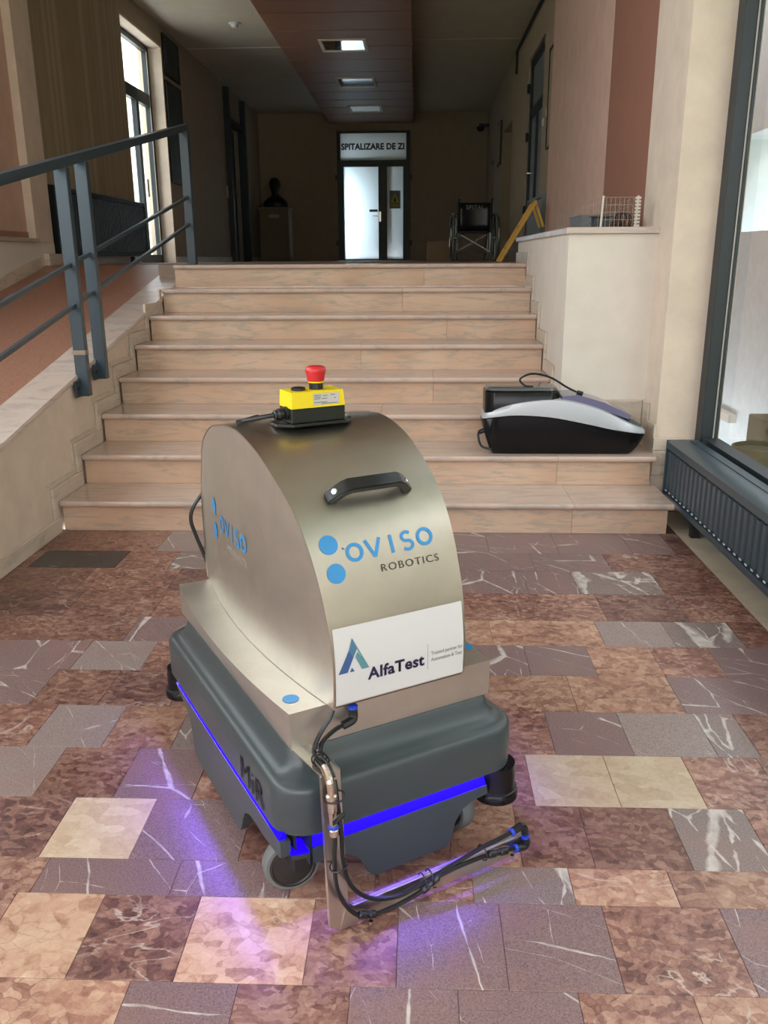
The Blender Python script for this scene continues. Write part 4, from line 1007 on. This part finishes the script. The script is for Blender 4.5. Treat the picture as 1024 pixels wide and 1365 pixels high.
rp('lettering', fit_text('Trusted partner for', .3660, .4470, .0640, .0088, OT, ff), M['grey_print'], cover)
rp('lettering', fit_text('Automation & Test', .3660, .4450, .0495, .0088, OT, ff), M['grey_print'], cover)
def ring(cx, cs, ro, ri, fn, n_=32):
    bm = bmesh.new(); a = [bm.verts.new(fn(x, s_)) for x, s_ in disc_pts(cx, cs, ro, n_)]; b_ = [bm.verts.new(fn(x, s_)) for x, s_ in disc_pts(cx, cs, ri, n_)]
    for i in range(n_): bm.faces.new([a[i], a[(i+1) % n_], b_[(i+1) % n_], b_[i]])
    return bm
def disc(cx, cs, r, fn):
    bm = bmesh.new(); c_ = bm.verts.new(fn(cx, cs)); a = [bm.verts.new(fn(x, s_)) for x, s_ in disc_pts(cx, cs, r, 32)]
    for i in range(32): bm.faces.new([c_, a[i], a[(i+1) % 32]])
    return bm
def stroke(pts, wd, fn):
    bm = bmesh.new(); L_ = []
    for i, (x, s_) in enumerate(pts):
        x0, s0 = pts[max(i-1, 0)]; x1, s1 = pts[min(i+1, len(pts)-1)]; d = math.hypot(x1-x0, s1-s0); nx, ns = -(s1-s0)/d*wd/2, (x1-x0)/d*wd/2
        L_.append((bm.verts.new(fn(x+nx, s_+ns)), bm.verts.new(fn(x-nx, s_-ns))))
    for a, b_ in zip(L_, L_[1:]): bm.faces.new([a[0], b_[0], b_[1], a[1]])
    return bm
def oviso(fn, parent, du=-.050):
    """fn maps logo coordinates (u right, v up; letter height .04) to the surface"""
    r = .0200; wd = .0076
    rp('logo_dot', disc(du-.003, .024, .0205, fn), M['decal_blue'], parent, label='sky blue logo dot'); rp('logo_dot', disc(du, -.036, .0205, fn), M['decal_blue'], parent, label='sky blue logo dot')
    rp('logo_link', stroke([(du+.024, .013), (du+.029, .010)], .0022, fn), M['decal_dark'], parent)
    rp('letter', ring(0, 0, r, r-wd, fn), M['decal_blue'], parent)
    rp('letter', stroke([(.0275, .0195), (.0445, -.0185)], wd, fn), M['decal_blue'], parent); rp('letter', stroke([(.0445, -.0185), (.0615, .0195)], wd, fn), M['decal_blue'], parent)
    rp('letter', stroke([(.087, .0195), (.087, -.0195)], wd, fn), M['decal_blue'], parent)
    sp = []
    for i in range(13): a = math.radians(35+i*(235)/12); sp.append((.1245+.0095*math.cos(a)*1.15, .0088+.0095*math.sin(a)))
    for i in range(13): a = math.radians(90-i*(235)/12); sp.append((.1245+.0105*math.cos(a)*1.15, -.0098+.0095*math.sin(a)))
    sp = sp[:12]+sp[14:]
    rp('letter', stroke(sp, wd*.9, fn), M['decal_blue'], parent)
    rp('letter', ring(.168, 0, r, r-wd, fn), M['decal_blue'], parent)
oviso(lambda u, v: fr(.2208+u, .3130+v+.042*max(u, 0), .0012), cover)
rp('lettering', fit_text('ROBOTICS', .2722, .4110, .2634, .0152, .0012, lambda x, s_: fr(x, s_, .0012), spacing=1.2), M['decal_dark'], cover, label='dark ROBOTICS lettering')
def sd(y, z, off=.0022): return Vector((xl(y)-off, y, z))
oviso(lambda u, v: sd(.612-u*1.02, .683+v*1.08), hside, -.078)
rp('lettering', fit_text('ROBOTICS', 0, .145, 0, .017, 0, lambda u, v: sd(.565-u, .628+v), spacing=1.2), M['decal_faint'], hside, label='worn ROBOTICS lettering')
# handle
def hpt(x, s_, off): y, z = hs(s_, off); return Vector((x, y, z))
bm = bmesh.new()
path = [(.194, .0005), (.194, .012), (.221, .040), (.236, .048), (.350, .048), (.365, .040), (.392, .012), (.392, .0005)]
inner = [(.214, .0005), (.216, .008), (.232, .026), (.242, .031), (.344, .031), (.354, .026), (.370, .008), (.372, .0005)]
D0 = .437; hw = .0135
rings_ = []
for (x, o1), (xi, o2) in zip(path, inner):
    rings_.append([bm.verts.new(hpt(x, D0-hw, o1)), bm.verts.new(hpt(x, D0+hw, o1)), bm.verts.new(hpt(xi, D0+hw, o2)), bm.verts.new(hpt(xi, D0-hw, o2))])
for a, b_ in zip(rings_, rings_[1:]):
    for j in range(4): bm.faces.new([a[j], a[(j+1) % 4], b_[(j+1) % 4], b_[j]])
bm.faces.new(rings_[0]); bm.faces.new(rings_[-1][::-1])
bmesh.ops.recalc_face_normals(bm, faces=bm.faces[:])
bmesh.ops.bevel(bm, geom=[e for e in bm.edges if e.calc_face_angle(0) > .3], offset=.0022, segments=2, affect='EDGES')
hd_ = rp('handle', bm, M['black'], smooth=30)
for x in (.207, .379):
    nrm = (hpt(x, D0, .05)-hpt(x, D0, 0)).normalized(); tilt = (nrm+Vector((-.95 if x < .3 else .95, 0, 0))).normalized()
    rp('screw', La([(.0065, 0), (.0065, .002), (.004, .0025), (.004, .0012), (0, .0012)], hpt(x, D0, .0262)-tilt*.0005, tilt, 16), M['chrome'], hd_)
# emergency stop box
ez = .9585
es = rp('emergency_stop', P([(.2125, .395, ez+.036), (.3455, .395, ez+.036), (.3425, .398, ez+.072), (.2155, .398, ez+.072)], (0, .072, 0)), M['yellow'], label='yellow emergency stop box')
rp('box_base', B(.2125, .3455, .395, .467, ez+.003, ez+.0355, bev=.0015, seg=1), M['black'], es)
rp('base_plate', P([(.183, .415, ez-.004), (.215, .388, ez-.004), (.345, .388, ez-.004), (.372, .415, ez-.004), (.372, .455, ez-.004), (.345, .475, ez-.004), (.215, .475, ez-.004), (.183, .455, ez-.004)], (0, 0, .0065)), M['black'], es)
rp('screw', La([(.008, 0), (.008, .006), (.005, .008), (0, .008)], (.360, .43, ez+.003), n=12), M['chrome'], es)
rp('button_collar', La([(.0165, .0725), (.0165, .086), (.015, .087)], (.290, .432, ez), n=24), M['black'], es, 40)
rp('button_ring', La([(.0175, .0872), (.0175, .0905)], (.290, .432, ez), n=24), M['yellow'], es, 40)
rp('push_button', La([(.0185, .0906), (.020, .094), (.0215, .106), (.0235, .110), (.0240, .116), (.0225, .121), (.017, .1245), (.006, .1255), (0, .1250)], (.290, .432, ez), n=28), M['red'], es, 60, 'red mushroom push button')
rp('round_plug', La([(.0165, .0725), (.0165, .0775), (.014, .079), (0, .079)], (.2455, .432, ez), n=24), M['black'], es, 40)
rp('rating_label', B(.266, .330, .3942, .3952, ez+.041, ez+.067), M['silver_label'], es, label='silver rating label')
bm = bmesh.new()
for (a, b_, z) in ((.268, .285, .063), (.290, .301, .0615), (.308, .320, .0625), (.268, .284, .059), (.268, .283, .055), (.287, .300, .055), (.317, .322, .055), (.268, .300, .047), (.286, .326, .044)):
    box(bm, a, b_, .3936, .3942, ez+z-.0008, ez+z+.0008)
rp('label_print', bm, M['grey_print'], es)
rp('cable_gland', La([(.0155, 0), (.0155, .006), (.0105, .008), (.0135, .010), (.0135, .020), (.011, .024), (.011, .030), (.0085, .032)], (.2125, .425, ez+.024), (-1, 0, -.08), 14), M['black'], es, 30)
rp('control_cable', T([(.181, .425, ez+.0215), (.150, .435, ez+.017), (.120, .455, ez+.010), (.118, .49, ez+.002), (.160, .55, .951), (.215, .62, .943), (.245, .73, .907), (.235, .85, .838), (.195, .905, .745), (.140, .914, .680), (.115, .915, .645), (.107, .915, .610), (.119, .915, .562), (.138, .913, .50), (.155, .911, .44), (.17, .905, .40), (.18, .89, .37)], .0055, 8), M['black'])
# ------------------------------------------------------------------ spray bracket on the front corner
br = rp('spray_bracket', P([(.0525, .080, .3522), (.094, .080, .3522), (.108, -.036, .3522), (.066, -.036, .3522)], (0, 0, .003)), M['strap'], label='polished steel bracket with air hoses')
rp('strap_leg', P([(.066, -.0362, .3552), (.108, -.0362, .3552), (.1075, -.066, .0035), (.088, -.066, .0025), (.063, -.066, .022)], (0, -.0035, 0)), M['strap'], br)
rp('strap_lip', P([(.066, -.0362, .3552), (.066, -.046, .3552), (.063, -.076, .022), (.063, -.066, .022)], (-.0018, 0, 0)), M['strap'], br)
rp('strap_lip', P([(.1082, -.036, .3550), (.1082, .0, .3550), (.1082, .0, .340), (.1082, -.036, .330)], (.002, 0, 0)), M['strap'], br)
rp('strap_arm', P([(.086, -.0665, .0030), (.548, -.0665, .016), (.548, -.0665, .058), (.118, -.0665, .050), (.1045, -.0665, .062)], (0, -.0035, 0)), M['strap'], br)
rp('arm_lip', P([(.118, -.0665, .0505), (.548, -.0665, .0585), (.548, -.060, .0585), (.118, -.060, .0505)], (0, 0, .002)), M['strap'], br)
rp('air_hose', T([(.075, -.079, .240), (.075, -.080, .225), (.071, -.083, .185), (.075, -.085, .120), (.094, -.085, .072), (.117, -.085, .040), (.141, -.085, .026), (.180, -.085, .022), (.230, -.085, .025), (.270, -.085, .034), (.296, -.085, .050), (.342, -.085, .057), (.400, -.085, .059), (.450, -.085, .057), (.485, -.083, .050), (.523, -.080, .042)], .0048, 8), M['black'], br)
rp('air_hose', T([(.090, -.052, .345), (.088, -.066, .310), (.089, -.080, .244), (.091, -.080, .182), (.101, -.080, .129), (.124, -.080, .087), (.162, -.080, .056), (.215, -.080, .040), (.260, -.080, .044), (.298, -.080, .052), (.354, -.080, .064), (.423, -.080, .078), (.473, -.080, .084), (.512, -.080, .090)], .0048, 8), M['black'], br)
rp('air_hose', T([(.078, -.030, .366), (.076, .0, .368), (.082, .025, .374), (.105, .045, .392), (.128, .050, .415), (.140, .056, .430)], .0048, 8), M['black'], br)
rp('air_hose', T([(.088, -.052, .352), (.088, -.030, .366), (.088, .005, .367), (.104, .035, .376), (.138, .048, .388), (.165, .052, .392)], .0048, 8), M['black'], br)
rp('hose_elbow', T([(.160, .054, .390), (.182, .054, .396), (.187, .058, .404), (.187, .060, .420)], .0098, 8, 3), M['black'], br); rp('fitting_ring', La([(.0108, 0), (.0108, .006), (.008, .008)], (.187, .060, .420), n=14), M['blue_ring'], br)
# brass valve on the leg
rp('valve', La([(.010, 0), (.010, .012), (.0085, .014), (.0085, .05), (.010, .052), (.010, .075), (.0115, .077), (.0115, .085), (.008, .088), (.008, .104)], (.0745, -.078, .242), (0, .10, 1), 16), M['brass'], br, 30)
rp('valve_elbow', T([(.0745, -.068, .345), (.0745, -.064, .356), (.076, -.05, .363), (.078, -.032, .366)], .0085, 10, 3), M['brass'], br)
rp('fitting_ring', La([(.0112, 0), (.0112, .006)], (.0745, -.0765, .258), (0, .1, 1), 16), M['blue_ring'], br)
rp('valve_lever', P([(.066, -.090, .276), (.088, -.094, .290), (.090, -.094, .300), (.080, -.090, .296), (.066, -.089, .287)], (0, -.004, 0)), M['black'], br)
def tie(c, rx, ry, axis):
    axis = Vector(axis).normalized(); u = axis.orthogonal().normalized(); v = axis.cross(u)
    rp('cable_tie', T([Vector(c)+rx*math.cos(a)*u+ry*math.sin(a)*v for a in [2*math.pi*i/18 for i in range(19)]], .0018, 6, 1), M['black'], br)
tie((.083, .004, .363), .014, .019, (-.1, 1, 0)); tie((.085, -.062, .315), .025, .020, (0, .1, 1)); tie((.085, -.073, .165), .024, .017, (0, .1, 1)); tie((.084, -.006, .363), .014, .020, (-.1, 1, 0))
for x, z in ((.278, .046), (.296, .048), (.432, .058)): tie((x, -.077, z+.004), .017, .017, (1, 0, .02))
def joint(a, b_, r=.0085):
    a = Vector(a); b_ = Vector(b_); d = b_-a; L_ = d.length
    rp('hose_joint', La([(r*.75, 0), (r, .003), (r, L_*.35), (r*.8, L_*.4), (r*.8, L_*.6), (r, L_*.65), (r, L_-.003), (r*.75, L_)], a, d, 12), M['black'], br, 30)
joint((.120, -.085, .038), (.160, -.085, .023)); joint((.270, -.086, .034), (.312, -.086, .055)); joint((.440, -.085, .058), (.495, -.084, .048))
rp('hose_elbow', T([(.510, -.080, .089), (.534, -.080, .095), (.542, -.080, .088), (.546, -.080, .072)], .0088, 8, 3), M['black'], br)
rp('hose_elbow', T([(.549, -.080, .058), (.551, -.080, .042), (.546, -.080, .036), (.524, -.080, .040)], .0088, 8, 3), M['black'], br)
for c_, ax in (((.508, -.080, .0885), (1, 0, .2)), ((.547, -.080, .064), (.1, 0, -1)), ((.520, -.080, .0405), (1, 0, -.1))): rp('fitting_ring', La([(.0092, -.003), (.0092, .004)], c_, ax, 12), M['blue_ring'], br)
for x, z in ((.146, .016), (.300, .035), (.505, .036)): rp('spray_nozzle', La([(.0045, 0), (.0045, -.008), (.002, -.012)][::-1], (x, -.090, z), n=10), M['brass'], br)
